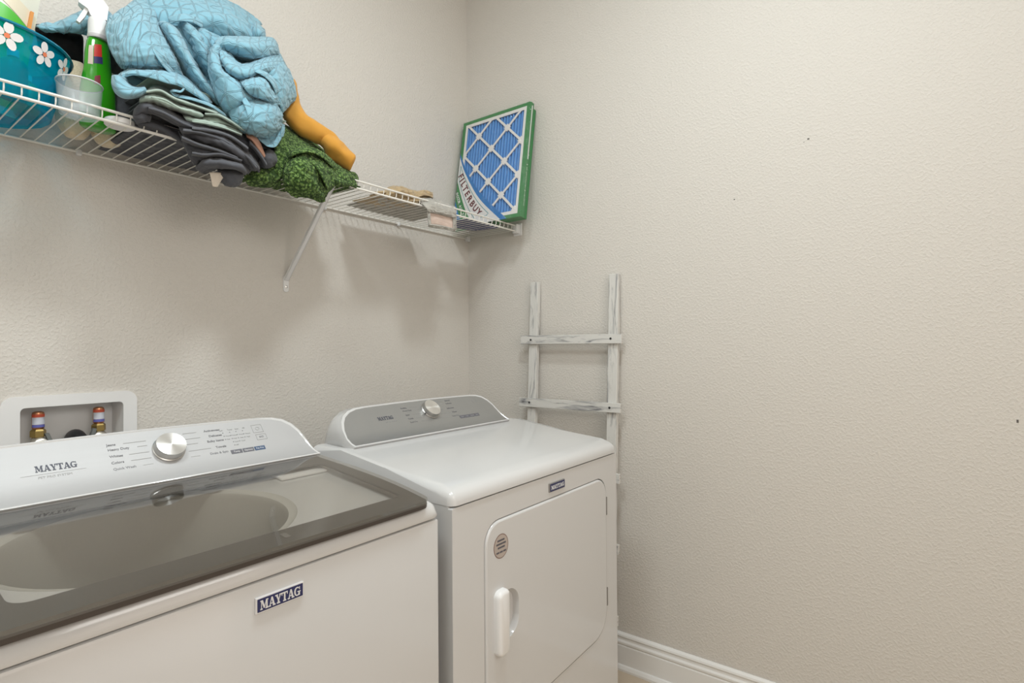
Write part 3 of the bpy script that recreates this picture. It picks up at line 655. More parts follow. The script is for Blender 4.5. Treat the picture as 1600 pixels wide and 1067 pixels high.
def spline1(Y, ts):
    """natural-ish Catmull-Rom through rows Y (n,3) at parameters ts in [0,n-1]"""
    Y = np.asarray(Y); n = len(Y); out = []
    for t in ts:
        i = min(int(t), n-2); f = t-i
        p1, p2 = Y[i], Y[i+1]; p0 = Y[i-1] if i > 0 else 2*p1-p2; p3 = Y[i+2] if i+2 < n else 2*p2-p1
        out.append(.5*((2*p1)+(p2-p0)*f+(2*p0-5*p1+4*p2-p3)*f*f+(3*p1-p0-3*p2+p3)*f**3))
    return np.array(out)
class Cloth:
    def __init__(s): s.v = []; s.f = []; s.uv = []; s.off = 0.0
    def patch(s, rows, th=.005, wr=.0015, sub=6, freq=40, seed=0, raw=False, crease=.0):
        th = th*.8; sub = int(sub*1.5)
        P = [[(np.array(at(*c)) if not raw else np.array(c)) for c in r] for r in rows]
        nr, nc = len(P), len(P[0])
        su = max(5, int(sub*1.0)); tu = np.linspace(0, nc-1, (nc-1)*su+1); tv = np.linspace(0, nr-1, (nr-1)*su+1)
        A = np.array([spline1(r, tu) for r in P])              # nr x U x 3
        G = np.array([spline1(A[:, j], tv) for j in range(A.shape[1])]).transpose(1, 0, 2)   # V x U x 3
        V, U = G.shape[:2]
        du = np.gradient(G, axis=1); dv = np.gradient(G, axis=0); nn = np.cross(du, dv); nn /= (np.linalg.norm(nn, axis=2, keepdims=True)+1e-9)
        sgn = np.sign(-(nn[:, :, 1].mean()) + 1e-9); nn *= sgn     # towards the room
        for i in range(V):
            for j in range(U):
                p = G[i, j]; q = noise.noise(Vector((p[0]*freq, p[2]*freq*.7+seed*3.1, p[1]*freq*.4))) + .5*noise.noise(Vector((p[0]*freq*2.3, p[2]*freq*2.3+seed, 5)))
                edge = min(1, min(i, V-1-i, j, U-1-j)/4.0+.25)
                if wr > .0012:   # pulled creases that follow the run of the cloth
                    a_ = noise.noise(Vector((j/su*.9+seed*2.7, i/su*3.6, seed*1.3))); b_ = noise.noise(Vector((j/su*2.6+seed*1.9, i/su*2.0, seed*4.3+8)))
                    q += 1.1*(1-2.2*abs(a_))**2*(1 if abs(a_) < .45 else 0) - .9*(1-2.5*abs(b_))**3*(1 if abs(b_) < .4 else 0)
                G[i, j] = p + nn[i, j]*q*wr*edge
        lu = np.cumsum(np.linalg.norm(np.gradient(G, axis=1), axis=2), axis=1); lv = np.cumsum(np.linalg.norm(np.gradient(G, axis=0), axis=2), axis=0)
        b = len(s.v)
        # rounded slab: front, back, rim rolled a little outwards
        def prof(i, j):
            e = min(i, V-1-i, j, U-1-j); return th*(.30 if e == 0 else (.8 if e == 1 else 1.0))
        F = np.array([[G[i, j] + nn[i, j]*prof(i, j)*.5 for j in range(U)] for i in range(V)]); K = np.array([[G[i, j] - nn[i, j]*prof(i, j)*.5 for j in range(U)] for i in range(V)])
        s.v += [tuple(x) for x in F.reshape(-1, 3)] + [tuple(x) for x in K.reshape(-1, 3)]
        s.off += .173
        uvs = np.stack([lu+s.off, lv+s.off*.7], -1).reshape(-1, 2); s.uv += [tuple(x) for x in uvs]*2
        o2 = V*U
        for i in range(V-1):
            for j in range(U-1):
                q = (b+i*U+j, b+i*U+j+1, b+(i+1)*U+j+1, b+(i+1)*U+j); s.f.append(q); s.f.append(tuple(x+o2 for x in q[::-1]))
        rim = [(0, j) for j in range(U)] + [(i, U-1) for i in range(1, V)] + [(V-1, j) for j in range(U-2, -1, -1)] + [(i, 0) for i in range(V-2, 0, -1)]
        for k in range(len(rim)):
            a, c = rim[k], rim[(k+1) % len(rim)]; ia, ic = b+a[0]*U+a[1], b+c[0]*U+c[1]; s.f.append((ia, ia+o2, ic+o2, ic))
        return s
    def blob(s, c, r, wr=.01, seed=0, n=20, freq=14):
        b = len(s.v)
        for i in range(n+1):
            for j in range(2*n):
                th, ph = PI*i/n, PI*j/n; d = Vector((math.sin(th)*math.cos(ph), math.sin(th)*math.sin(ph), math.cos(th)))
                q = 1 + wr*8*noise.noise(d*2.2+Vector((seed, 0, 0))); p = Vector((c[0]+d.x*r[0]*q, c[1]+d.y*r[1]*q, c[2]+d.z*r[2]*q)); s.v.append(tuple(p)); s.uv.append((ph*r[0], th*r[2]))
        for i in range(n):
            for j in range(2*n): s.f.append((b+i*2*n+j, b+(i+1)*2*n+j, b+(i+1)*2*n+(j+1) % (2*n), b+i*2*n+(j+1) % (2*n)))
    def make(s, name, m, parent=None, label=None, cat=None):
        me = bpy.data.meshes.new(name); me.from_pydata([tuple(map(float, v)) for v in s.v], [], s.f)
        l = me.uv_layers.new(name='UVMap'); idx = np.zeros(len(me.loops), dtype=np.int32); me.loops.foreach_get('vertex_index', idx)
        l.data.foreach_set('uv', np.array(s.uv, dtype=np.float32)[idx].ravel())
        bm = bmesh.new(); bm.from_mesh(me); bmesh.ops.recalc_face_normals(bm, faces=bm.faces[:]); bm.to_mesh(me); bm.free()
        o = link(name, me, m, parent, True)
        if label: tag(o, label, cat)
        return o
def flat(x0, x1, y0, y1, z, nx=5, ny=5, amp=.003, seed=0):
    return [[(x0+(x1-x0)*i/(nx-1), y0+(y1-y0)*j/(ny-1), z+amp*noise.noise(Vector((i*1.7, j*1.9, seed)))) for i in range(nx)] for j in range(ny)]

# ---- quilt heaped on the folded clothes
q = Cloth()
q.patch([[(220,-6,-.10),(280,-14,-.08),(340,-5,-.08),(385,17,-.08),(410,38,-.08)],
         [(228,3,-.17),(285,0,-.17),(338,9,-.17),(380,27,-.15),(404,45,-.13)],
         [(245,32,-.20),(290,30,-.225),(335,33,-.225),(375,45,-.21),(408,58,-.17)],
         [(262,60,-.20),(300,55,-.20),(335,60,-.19),(375,72,-.19),(412,80,-.15)]], .008, .004, 7, 34, 1)
q.patch([[(168,38,-.22),(185,19,-.17),(215,-3,-.13),(245,-14,-.10)],
         [(165,46,-.26),(190,36,-.29),(218,26,-.29),(246,33,-.22)],
         [(170,72,-.28),(197,70,-.33),(228,62,-.34),(262,68,-.27)],
         [(181,95,-.29),(205,95,-.34),(240,90,-.35),(277,96,-.29)],
         [(190,107,-.26),(215,108,-.30),(250,110,-.31),(288,124,-.28)]], .008, .003, 8, 30, 2)
q.patch([[(243,36,-.20),(256,33,-.26),(270,40,-.27),(282,50,-.21)],
         [(262,70,-.23),(272,66,-.30),(286,74,-.31),(299,88,-.23)],
         [(280,105,-.24),(292,99,-.31),(306,109,-.32),(322,126,-.24)],
         [(303,138,-.25),(316,131,-.32),(330,143,-.32),(344,161,-.25)],
         [(326,168,-.23),(335,160,-.29),(346,170,-.29),(354,180,-.23)]], .007, .002, 7, 40, 3)
q.patch([[(272,38,-.20),(286,33,-.25),(302,42,-.26),(313,55,-.20)],
         [(292,70,-.21),(303,61,-.28),(317,71,-.28),(330,84,-.21)],
         [(306,100,-.22),(317,92,-.28),(330,102,-.28),(340,114,-.22)],
         [(327,134,-.22),(334,128,-.27),(342,138,-.28),(350,150,-.22)]], .007, .003, 7, 44, 4)
q.patch([[(300,50,-.20),(312,44,-.235),(325,48,-.24),(336,58,-.20)],
         [(308,72,-.21),(316,66,-.25),(326,70,-.25),(334,78,-.20)],
         [(318,100,-.21),(324,92,-.24),(330,96,-.24),(336,104,-.20)]], .006, .003, 6, 44, 9)
q.patch([[(392,60,-.18),(396,42,-.19),(401,33,-.15)],[(402,60,-.205),(405,48,-.21),(408,41,-.16)],[(415,62,-.18),(415,54,-.18),(414,46,-.13)]], .006, .001, 5)
q.patch([[(335,67,-.24),(347,58,-.24),(375,57,-.23),(400,58,-.22),(425,59,-.18),(433,68,-.14)],
         [(337,73,-.30),(352,66,-.32),(378,68,-.33),(402,70,-.31),(425,71,-.26),(436,80,-.18)],
         [(343,80,-.28),(358,80,-.29),(380,86,-.30),(402,88,-.30),(426,82,-.26),(438,87,-.18)],
         [(350,86,-.23),(368,88,-.22),(385,95,-.23),(404,93,-.24),(426,86,-.22),(438,89,-.16)]], .008, .002, 7, 36, 5)
q.patch([[(343,70,-.27),(358,83,-.27),(374,98,-.27),(392,99,-.28),(415,90,-.27),(438,84,-.19)],
         [(343,82,-.33),(356,95,-.35),(374,107,-.365),(393,107,-.365),(416,99,-.34),(444,96,-.22)],
         [(346,98,-.33),(358,110,-.36),(374,119,-.37),(393,117,-.37),(418,108,-.35),(451,110,-.23)],
         [(352,110,-.29),(366,122,-.31),(380,126,-.31),(396,119,-.31),(418,113,-.32),(456,122,-.22)]], .008, .002, 7, 30, 6)
q.patch([[(410,110,-.33),(425,107,-.33),(440,100,-.27),(452,108,-.20)],
         [(420,125,-.34),(433,122,-.335),(448,122,-.28),(459,128,-.20)],
         [(430,145,-.34),(441,143,-.33),(453,143,-.28),(463,147,-.20)],
         [(437,164,-.33),(443,162,-.31),(452,157,-.27),(462,151,-.20)],
         [(440,178,-.30),(444,174,-.28),(451,165,-.25),(461,154,-.20)]], .008, .002, 7, 30, 7)
q.patch([[(372,124,-.34),(392,118,-.34),(406,114,-.34),(420,116,-.32)],
         [(379,134,-.385),(397,130,-.40),(413,130,-.385),(426,132,-.34)],
         [(387,144,-.39),(404,147,-.40),(419,150,-.39),(434,152,-.34)],
         [(393,147,-.35),(410,155,-.36),(423,161,-.36),(438,165,-.33)]], .008, .003, 7, 50, 8)
q.patch([[(334,72,-.28),(337,69,-.31),(341,69,-.32),(344,73,-.30)],
         [(327,86,-.30),(332,85,-.335),(338,87,-.34),(342,92,-.31)],
         [(326,110,-.31),(335,109,-.355),(344,111,-.36),(353,114,-.33)],
         [(333,140,-.32),(350,133,-.37),(365,129,-.375),(380,131,-.34)],
         [(346,168,-.32),(362,160,-.37),(380,151,-.38),(402,147,-.35)],
         [(358,184,-.31),(372,172,-.35),(388,164,-.36),(405,158,-.34)]], .008, .002, 7, 34, 10)
q.patch([[(352,167,-.30),(378,154,-.335),(400,148,-.335),(425,158,-.32),(439,166,-.28)],
         [(359,182,-.34),(380,172,-.385),(405,169,-.395),(428,174,-.38),(441,178,-.30)],
         [(369,196,-.34),(386,192,-.39),(407,192,-.405),(428,190,-.38),(441,188,-.30)],
         [(377,203,-.33),(390,206,-.365),(408,208,-.375),(428,203,-.355),(440,194,-.30)],
         [(381,206,-.29),(394,212,-.31),(410,214,-.315),(425,209,-.30),(438,198,-.27)]], .009, .003, 7, 40, 11)
q.patch([[(394,206,-.32),(408,212,-.315),(424,207,-.305),(438,196,-.27)],
         [(402,215,-.34),(412,219,-.325),(426,217,-.315),(439,206,-.29)],
         [(409,222,-.355),(419,229,-.355),(431,229,-.345),(440,217,-.31)]], .005, .002, 6, 60, 12)
q.patch([[(438,216,-.31),(439,202,-.295),(441,193,-.27)],[(443,213,-.295),(445,204,-.28),(445,195,-.26)]], .004, .0, 5)
# folded edge at the lower left, with its open mouth
q.patch([[(184,118,-.27),(205,108,-.27),(240,106,-.27),(265,108,-.27),(292,122,-.27),(330,156,-.27)],
         [(188,119,-.33),(208,112,-.345),(240,114,-.35),(262,118,-.35),(290,133,-.345),(331,161,-.32)],
         [(191,121,-.345),(211,117,-.355),(240,123,-.365),(262,130,-.365),(285,137,-.355),(327,163,-.33)]], .007, .002, 6, 40, 13)
q.patch([[(198,122,-.30),(199,127,-.30),(202,131,-.30),(207,134,-.30),(216,136,-.30),(226,134,-.30)],
         [(194,121,-.345),(194,128,-.35),(198,134,-.355),(205,139,-.36),(215,140,-.36),(228,138,-.35)],
         [(183,117,-.35),(182,130,-.36),(187,142,-.365),(198,148,-.37),(213,147,-.365),(230,143,-.35)],
         [(175,118,-.30),(175,133,-.31),(182,147,-.315),(197,154,-.32),(216,152,-.32),(234,147,-.32)]], .006, .001, 6, 40, 14)
q.patch([[(290,136,-.35),(284,142,-.355),(272,140,-.35),(266,142,-.345)],[(286,139,-.36),(281,144,-.365),(272,143,-.36),(266,144,-.35)]], .005, 0, 5)
q.patch([[(266,140,-.33),(276,147,-.33),(302,153,-.33),(330,163,-.33),(352,178,-.33)],[(267,144,-.35),(276,151,-.355),(302,157,-.355),(330,167,-.35),(354,182,-.34)]], .005, .001, 6)
# far tail behind the spray bottle
q.patch([[(55,42,-.10),(90,34,-.10),(120,20,-.10),(152,6,-.10),(166,13,-.10),(174,26,-.10)],
         [(60,43,-.13),(92,43,-.14),(122,38,-.15),(152,30,-.17),(164,36,-.17),(174,46,-.15)],
         [(62,45,-.11),(97,50,-.12),(124,53,-.13),(152,60,-.15),(164,66,-.15),(174,74,-.14)]], .007, .004, 7, 40, 15)
q.patch([[(186,108,-.14),(215,108,-.14),(250,110,-.14),(290,122,-.14)],[(186,125,-.15),(215,126,-.15),(250,128,-.15),(290,138,-.15)],[(188,150,-.16),(215,150,-.16),(250,152,-.16),(290,158,-.16)]], .006, .002, 5, 40, 16)
# crossing pleats and loose edges that break up the big folds
q.patch([[(232,60,-.30),(244,72,-.325),(256,92,-.325),(272,112,-.30)],[(226,64,-.335),(238,78,-.352),(250,97,-.35),(266,116,-.325)]], .005, .001, 7, 40, 17)
q.patch([[(262,28,-.225),(280,22,-.245),(300,24,-.245),(318,34,-.225)],[(266,38,-.235),(282,33,-.262),(300,35,-.262),(316,44,-.235)]], .005, .001, 7, 40, 18)
q.patch([[(384,152,-.385),(392,166,-.40),(396,184,-.405),(394,202,-.37)],[(376,154,-.375),(383,168,-.397),(387,186,-.40),(386,203,-.365)]], .005, .001, 7, 40, 19)
q.patch([[(404,108,-.372),(418,114,-.365),(430,126,-.355),(436,142,-.345)],[(398,112,-.382),(412,119,-.385),(424,131,-.378),(431,147,-.36)]], .005, .001, 7, 40, 20)
q.blob((-1.262, -.165, 1.985), (.165, .085, .095), .008, 3)
q.blob((-1.20, -.20, 1.90), (.11, .09, .07), .008, 5)
q.blob((-1.38, -.19, 1.95), (.08, .07, .06), .008, 6)
quilt = q.make('quilt', M_quilt, None, 'rumpled aqua quilt with stitched triangles, heaped on top of the folded clothes', 'quilt')

# ---- sage green folded cloth
t = Cloth()
t.patch([[(222,154,-.27),(236,136,-.27),(250,133,-.27),(270,144,-.27),(300,158,-.27),(345,176,-.27),(382,200,-.27)],
         [(218,158,-.32),(234,144,-.34),(250,145,-.34),(270,154,-.34),(298,164,-.34),(343,181,-.33),(380,204,-.33)],
         [(219,163,-.28),(238,158,-.28),(255,160,-.28),(275,162,-.28),(300,172,-.28),(343,189,-.28),(378,208,-.28)]], .006, .002, 6, 40, 21)
t.patch([[(222,148,-.30),(238,145,-.315),(258,149,-.315),(280,162,-.315),(300,169,-.32),(314,175,-.32)],
         [(218,156,-.34),(238,154,-.365),(256,160,-.365),(278,169,-.365),(298,175,-.37),(318,181,-.36)],
         [(218,164,-.30),(238,162,-.31),(256,168,-.31),(278,175,-.31),(296,181,-.32),(312,185,-.32)]], .006, .002, 6, 40, 22)
t.patch([[(284,177,-.30),(310,183,-.30),(340,188,-.30),(374,203,-.30)],
         [(289,185,-.355),(312,190,-.365),(340,196,-.365),(378,207,-.34)],
         [(297,192,-.31),(315,196,-.31),(345,202,-.31),(380,210,-.30)]], .006, .002, 6, 40, 23)
t.patch([[(315,180,-.33),(330,178,-.33),(350,186,-.33),(372,198,-.33)],[(316,187,-.345),(332,190,-.36),(352,194,-.35),(374,203,-.34)]], .006, .002, 6, 60, 24)
for a_, sd in (([(228,142),(250,140),(272,152),(300,162),(340,176)], 25), ([(236,150),(258,155),(282,168),(306,176)], 26), ([(300,188),(325,192),(352,199),(378,209)], 27), ([(320,176),(340,178),(360,188),(382,202)], 28)):
    t.patch([[(x, y-1, -.33) for x, y in a_], [(x, y+1.5, -.368) for x, y in a_], [(x, y+4, -.345) for x, y in a_]], .003, .001, 6, 60, sd)
t.patch(flat(-1.43, -1.10, -.31, -.04, 1.852, amp=.004), .012, .003, 5, raw=True, seed=3)
t.patch(flat(-1.42, -1.11, -.30, -.04, 1.832, amp=.004), .012, .003, 5, raw=True, seed=7)
t.make('folded_cloth', M_sage, None, 'pale sage green folded cloth between the aqua quilt and the charcoal cloth', 'folded cloth')

# ---- charcoal garment, folded and spilling over the lip
g = Cloth()
g.patch([[(213,170,-.27),(228,157,-.27),(250,162,-.27),(285,182,-.27),(330,195,-.27),(390,208,-.27)],
         [(208,178,-.32),(226,165,-.35),(250,171,-.35),(285,189,-.35),(330,201,-.35),(388,215,-.32)],
         [(211,190,-.32),(228,178,-.335),(248,182,-.335),(280,198,-.335),(325,211,-.335),(385,224,-.31)]], .007, .002, 6, 36, 31)
g.patch([[(209,176,-.31),(222,172,-.325),(236,176,-.315)],[(208,184,-.325),(222,182,-.340),(236,184,-.325)],[(214,193,-.315),(225,191,-.330),(234,190,-.31)]], .005, .002, 6)
g.patch([[(206,186,-.26),(240,184,-.26),(270,198,-.26),(292,212,-.26)],[(212,193,-.292),(240,194,-.305),(268,208,-.305),(288,222,-.30)],[(222,201,-.27),(245,208,-.27),(268,218,-.27),(292,232,-.27)]], .006, .002, 6, 40, 32)
g.patch([[(278,192,-.30),(310,199,-.30),(345,205,-.30),(380,226,-.30),(405,258,-.30)],
         [(280,200,-.34),(308,208,-.37),(343,215,-.385),(376,238,-.385),(405,264,-.36)],
         [(285,208,-.33),(308,218,-.365),(340,226,-.375),(370,243,-.375),(400,267,-.34)],
         [(290,215,-.29),(312,223,-.29),(340,231,-.30),(368,246,-.30),(392,267,-.30)]], .008, .003, 7, 40, 33)
g.patch([[(278,205,-.31),(305,218,-.325),(332,228,-.335),(368,240,-.335),(392,262,-.33)],
         [(287,226,-.34),(310,231,-.365),(335,236,-.375),(372,246,-.365),(392,267,-.34)],
         [(296,246,-.34),(312,246,-.365),(336,243,-.375),(374,252,-.36),(390,270,-.34)],
         [(303,258,-.33),(318,249,-.34),(338,247,-.35),(374,260,-.34),(388,272,-.33)]], .007, .003, 7, 40, 34)
g.patch([[(306,260,-.32),(322,248,-.33),(345,246,-.34),(372,252,-.34),(392,268,-.33)],
         [(307,264,-.345),(322,254,-.385),(345,254,-.395),(374,260,-.395),(386,270,-.36)],
         [(315,270,-.33),(325,263,-.365),(345,263,-.375),(372,265,-.375),(384,274,-.35)]], .008, .002, 7, 40, 35)
g.patch([[(338,262,-.335),(358,262,-.345),(380,262,-.33)],[(342,272,-.345),(360,275,-.365),(381,270,-.345)],[(345,283,-.335),(362,288,-.355),(379,280,-.335)],[(350,287,-.31),(364,292,-.33),(375,288,-.31)]], .007, .002, 6, 50, 36)
g.patch([[(410,236,-.28),(422,233,-.30),(433,242,-.28)],[(405,250,-.32),(420,247,-.355),(433,251,-.32)],[(404,261,-.31),(418,263,-.335),(429,259,-.30)]], .008, .002, 6, 50, 37)
g.patch([[(370,204,-.27),(388,208,-.28),(403,222,-.28),(415,240,-.28)],[(366,214,-.31),(383,221,-.325),(399,236,-.325),(410,254,-.31)],[(372,228,-.29),(387,238,-.30),(398,252,-.30),(406,266,-.30)]], .007, .002, 6, 50, 38)
g.patch([[(385,226,-.31),(398,236,-.31),(412,262,-.31)],[(380,240,-.335),(392,250,-.335),(404,270,-.33)]], .006, .001, 6, 50, 39)
# thin folds that stand proud of the big ones
for a_, sd in (([(286,203),(315,207),(350,219),(385,243),(401,262)], 54), ([(300,200),(330,204),(360,213),(388,232)], 55), ([(284,214),(310,225),(340,234),(372,246)], 56), ([(300,238),(320,241),(345,240),(378,250)], 57), ([(232,168),(256,176),(290,194),(330,206)], 58), ([(390,222),(400,232),(410,246),(417,258)], 59)):
    g.patch([[(x, y-2, -.35) for x, y in a_], [(x, y+1, -.395 if sd not in (58, 59) else -.365) for x, y in a_], [(x-1, y+5, -.36 if sd not in (58, 59) else -.345) for x, y in a_]], .004, .001, 6, 60, sd)
g.patch(flat(-1.455, -1.12, -.284, -.04, 1.7345, 6, 6, .006), .006, .004, 6, 60, raw=True, seed=1)
for k in range(5): g.patch(flat(-1.45+.006*(k % 2), -1.12, -.30, -.05, 1.748+.016*k, 5, 5, .005, seed=k), .012, .003, 5, raw=True, seed=k)
gr = g.make('folded_garment', M_char, None, 'crumpled charcoal grey garment spilling over the front lip of the wire shelf', 'garment')
c = Cloth(); c.patch([[(327,269,-.352),(340,269,-.354),(353,271,-.352)],[(330,281,-.352),(338,282,-.354),(346,282,-.352)],[(332,291,-.350),(336,292,-.352),(340,292,-.350)]], .0015, .0005, 4)
o = c.make('care_tag', fabric('tag_white', srgb(214, 204, 190), 900, .2, .0004), gr); o['label'] = 'small white care tag'
c = Cloth(); c.patch([[(383,205,-.335),(395,209,-.345),(406,222,-.348),(416,246,-.340)],[(385,213,-.348),(394,218,-.360),(404,231,-.362),(414,248,-.345)],[(388,217,-.340),(394,222,-.345),(402,235,-.348),(412,248,-.338)]], .003, 0, 6)
o = c.make('leather_strap', mat('pinkish_leather', srgb(176, 132, 112), .5), gr); o['label'] = 'pinkish brown leather strap'

w_ = Cloth()
w_.patch([[(152,52,-.12),(165,58,-.12),(178,70,-.12),(192,95,-.12)],[(154,75,-.16),(166,80,-.17),(178,90,-.17),(192,108,-.16)],[(160,108,-.14),(170,112,-.15),(182,118,-.15),(196,128,-.14)]], .006, .003, 6, 50, 52)
w_.patch([[(172,132,-.16),(190,134,-.16),(210,138,-.16),(232,142,-.16)],[(176,160,-.19),(192,162,-.20),(212,164,-.20),(232,166,-.19)],[(186,196,-.20),(200,196,-.21),(216,198,-.21),(234,200,-.20)]], .006, .003, 6, 50, 53)
w_.make('dark_cloth', M_char, None, 'dark grey cloth wedged upright between the green spray bottle and the aqua quilt', 'cloth')

# ---- green crocheted blanket
v = Cloth()
v.patch([[(436,190,-.17),(455,200,-.16),(475,213,-.16),(500,230,-.16),(524,258,-.16)],
         [(430,215,-.27),(448,220,-.27),(470,226,-.25),(497,239,-.24),(522,263,-.23)],
         [(429,248,-.315),(442,248,-.315),(454,245,-.305),(482,242,-.285),(518,264,-.27)],
         [(432,282,-.32),(440,280,-.32),(448,270,-.32),(460,258,-.315),(486,252,-.31)]], .009, .003, 7, 70, 41)
v.patch([[(452,246,-.315),(463,238,-.33),(485,234,-.335),(507,244,-.32),(527,262,-.30)],
         [(445,262,-.335),(461,253,-.365),(482,249,-.37),(504,260,-.355),(529,279,-.32)],
         [(442,280,-.34),(459,273,-.375),(480,270,-.385),(500,282,-.365),(522,291,-.33)],
         [(449,299,-.33),(463,294,-.365),(482,294,-.375),(498,302,-.365),(511,304,-.33)],
         [(465,308,-.31),(474,308,-.335),(486,310,-.345),(500,316,-.335),(506,315,-.32)]], .010, .004, 7, 70, 42)
v.patch([[(450,240,-.335),(463,233,-.35),(485,231,-.355),(508,240,-.34),(530,262,-.30)],
         [(453,246,-.355),(465,240,-.375),(485,238,-.38),(504,247,-.37),(524,266,-.33)]], .008, .002, 6, 70, 43)
v.patch([[(494,232,-.23),(518,250,-.25),(540,265,-.25),(556,271,-.24)],
         [(497,243,-.28),(518,262,-.305),(538,273,-.31),(560,279,-.27)],
         [(505,262,-.305),(522,279,-.325),(540,288,-.325),(557,294,-.30)]], .009, .003, 7, 70, 44)
v.patch([[(500,248,-.29),(516,266,-.31),(530,277,-.315),(552,284,-.29)],[(498,256,-.315),(512,274,-.34),(528,284,-.34),(550,288,-.31)],[(500,266,-.305),(512,284,-.325),(526,291,-.325),(545,292,-.30)]], .008, .002, 6, 70, 45)
v.patch([[(492,246,-.345),(505,258,-.36),(514,275,-.355),(519,290,-.345)],[(485,252,-.375),(497,266,-.39),(506,284,-.385),(512,297,-.36)]], .007, .002, 6, 70, 46)
v.patch([[(385,268,-.29),(408,261,-.31),(436,260,-.31)],[(382,279,-.30),(407,277,-.325),(438,278,-.32)],[(388,290,-.27),(412,293,-.29),(440,292,-.29)]], .008, .003, 6, 70, 47)
v.patch(flat(-1.14, -.83, -.285, -.05, 1.7355, 5, 5, .004), .008, .003, 6, 70, raw=True)
v.blob((-.985, -.155, 1.785), (.13, .12, .045), .008, 4)
v.blob((-1.04, -.14, 1.825), (.075, .10, .05), .008, 9)
v.make('crocheted_blanket', M_green, None, 'dark green crocheted blanket folded on the wire shelf beside the charcoal garment', 'blanket')

# ---- mustard cloth rolled and lying on the green blanket
bm = bmesh.new()
P_ = smoothpts([at(448,128,-.12), at(452,158,-.17), at(462,186,-.21), at(487,203,-.235), at(512,218,-.25), at(526,232,-.26)], 8)
R_ = [.026, .030, .032, .030, .027, .024]; R_ = [R_[min(5, i//8)]*(1-(i % 8)/8)+R_[min(5, i//8+1)]*((i % 8)/8) for i in range(len(P_))]
tube(bm, P_, R_, 20)
P2 = smoothpts([at(508,217,-.25), at(520,229,-.262), at(533,242,-.268), at(545,253,-.272), at(549,256,-.273)], 6); R2 = [.0245, .0315, .0325, .030, .021]; R2 = [R2[min(4, i//6)]*(1-(i % 6)/6)+R2[min(4, i//6+1)]*((i % 6)/6) for i in range(len(P2))]
tube(bm, P2, R2, 20)
for w in bm.verts: w.co += Vector((noise.noise(w.co*28), noise.noise(w.co*28+Vector((5, 0, 0))), noise.noise(w.co*28+Vector((0, 9, 0)))))*.008
tag(link('rolled_cloth', bm, M_gold, None, 60), 'mustard yellow rolled cloth lying on the green crocheted blanket', 'rolled cloth')
# ------------------------------------------------------------------ bucket with flowers
BC = Vector((-1.694, -.150, 1.7295)); BR0, BR1, BH = .118, .150, .137
M_aqua = bpy.data.materials.new('aqua_clear_plastic'); M_aqua.use_nodes = True; nt = M_aqua.node_tree; pb = nt.nodes['Principled BSDF']; pb.inputs['Base Color'].default_value = (.0, .45, .62, 1); pb.inputs['Roughness'].default_value = .12; pb.inputs['Coat Weight'].default_value = .5
tr = nt.nodes.new('ShaderNodeBsdfTransparent'); tr.inputs[0].default_value = (.05, .72, .88, 1); mx = nt.nodes.new('ShaderNodeMixShader'); mx.inputs[0].default_value = .34
nt.links.new(tr.outputs[0], mx.inputs[1]); nt.links.new(pb.outputs[0], mx.inputs[2]); nt.links.new(mx.outputs[0], nt.nodes['Material Output'].inputs[0])
bucket = empty('bucket', tuple(BC), 'clear aqua plastic bucket with white daisies on the left of the wire shelf', 'bucket')
bm = bmesh.new()
T = Matrix.Translation(BC)
prof = [(BR0-.012, .004), (BR0-.004, .0), (BR0, .006), (BR0+(BR1-BR0)*.62, BH*.60), (BR0+(BR1-BR0)*.66, BH*.62), (BR1-.002, BH*.985), (BR1+.003, BH*.985), (BR1+.003, BH), (BR1-.003, BH), (BR1-.007, BH*.97), (BR0+(BR1-BR0)*.62-.004, BH*.62), (BR0-.005, .010), (.003, .008)]
lathe(bm, prof, 20, T, False); lathe(bm, [(.003, .004), (BR0-.012, .004)], 20, T, False)
link('shell', bm, M_aqua, bucket, 14)
bm = bmesh.new(); lathe(bm, [(BR1+.002, BH-.006), (BR1+.0045, BH-.003), (BR1+.003, BH+.001), (BR1-.002, BH+.001)], 48, T, False); link('rim', bm, mat('aqua_rim', (.0, .17, .27), .2), bucket, 40)
M_daisy = mat('daisy_white', (.82, .80, .80), .5); M_orange = mat('daisy_orange', srgb(232, 130, 90), .5)
def daisy(th, z, s, rot):
    r = BR0+(BR1-BR0)*(z/BH)+.0025; sl = (BR1-BR0)/BH
    def P(u, w, n=0):
        zz = z+w; rr = BR0+(BR1-BR0)*(zz/BH)+.0022+n+.0012; a = th+u/r
        return BC+Vector((rr*math.cos(a), rr*math.sin(a), zz))
    bm = bmesh.new()
    for k in range(5):
        a = rot+k*2*PI/5; cx, cy = s*.60*math.cos(a), s*.60*math.sin(a)
        pts = []
        for j in range(12):
            t_ = j*2*PI/12; u = s*.42*math.cos(t_); w = s*.30*math.sin(t_)
            pts.append(bm.verts.new(P(cx+u*math.cos(a)-w*math.sin(a), cy+u*math.sin(a)+w*math.cos(a), .0002*k)))
        bm.faces.new(pts)
    d = link('daisy', bm, M_daisy, bucket)
    bm = bmesh.new(); bm.faces.new([bm.verts.new(P(s*.19*math.cos(j*PI/6), s*.19*math.sin(j*PI/6), .0014)) for j in range(12)]); link('daisy_centre', bm, M_orange, d)
for args in ((-1.46, .108, .026, .2), (-1.00, .104, .024, .5), (-.60, .103, .024, .3), (-2.05, .105, .026, 0), (.3, .105, .024, 0), (1.4, .105, .024, 0), (2.6, .105, .024, .4)): daisy(*args)
bm = bmesh.new(); prism(bm, rrect(-.022, -.0045, .022, .0045, .004, 3), 0, .0008, frame_M((BC.x-.010, BC.y+.035, BC.z-.0002), (1, -.1, 0), (.1, 1, 0), (0, 0, -1))); link('base_sticker', bm, mat('base_sticker', (.75, .72, .70), .5), bucket)
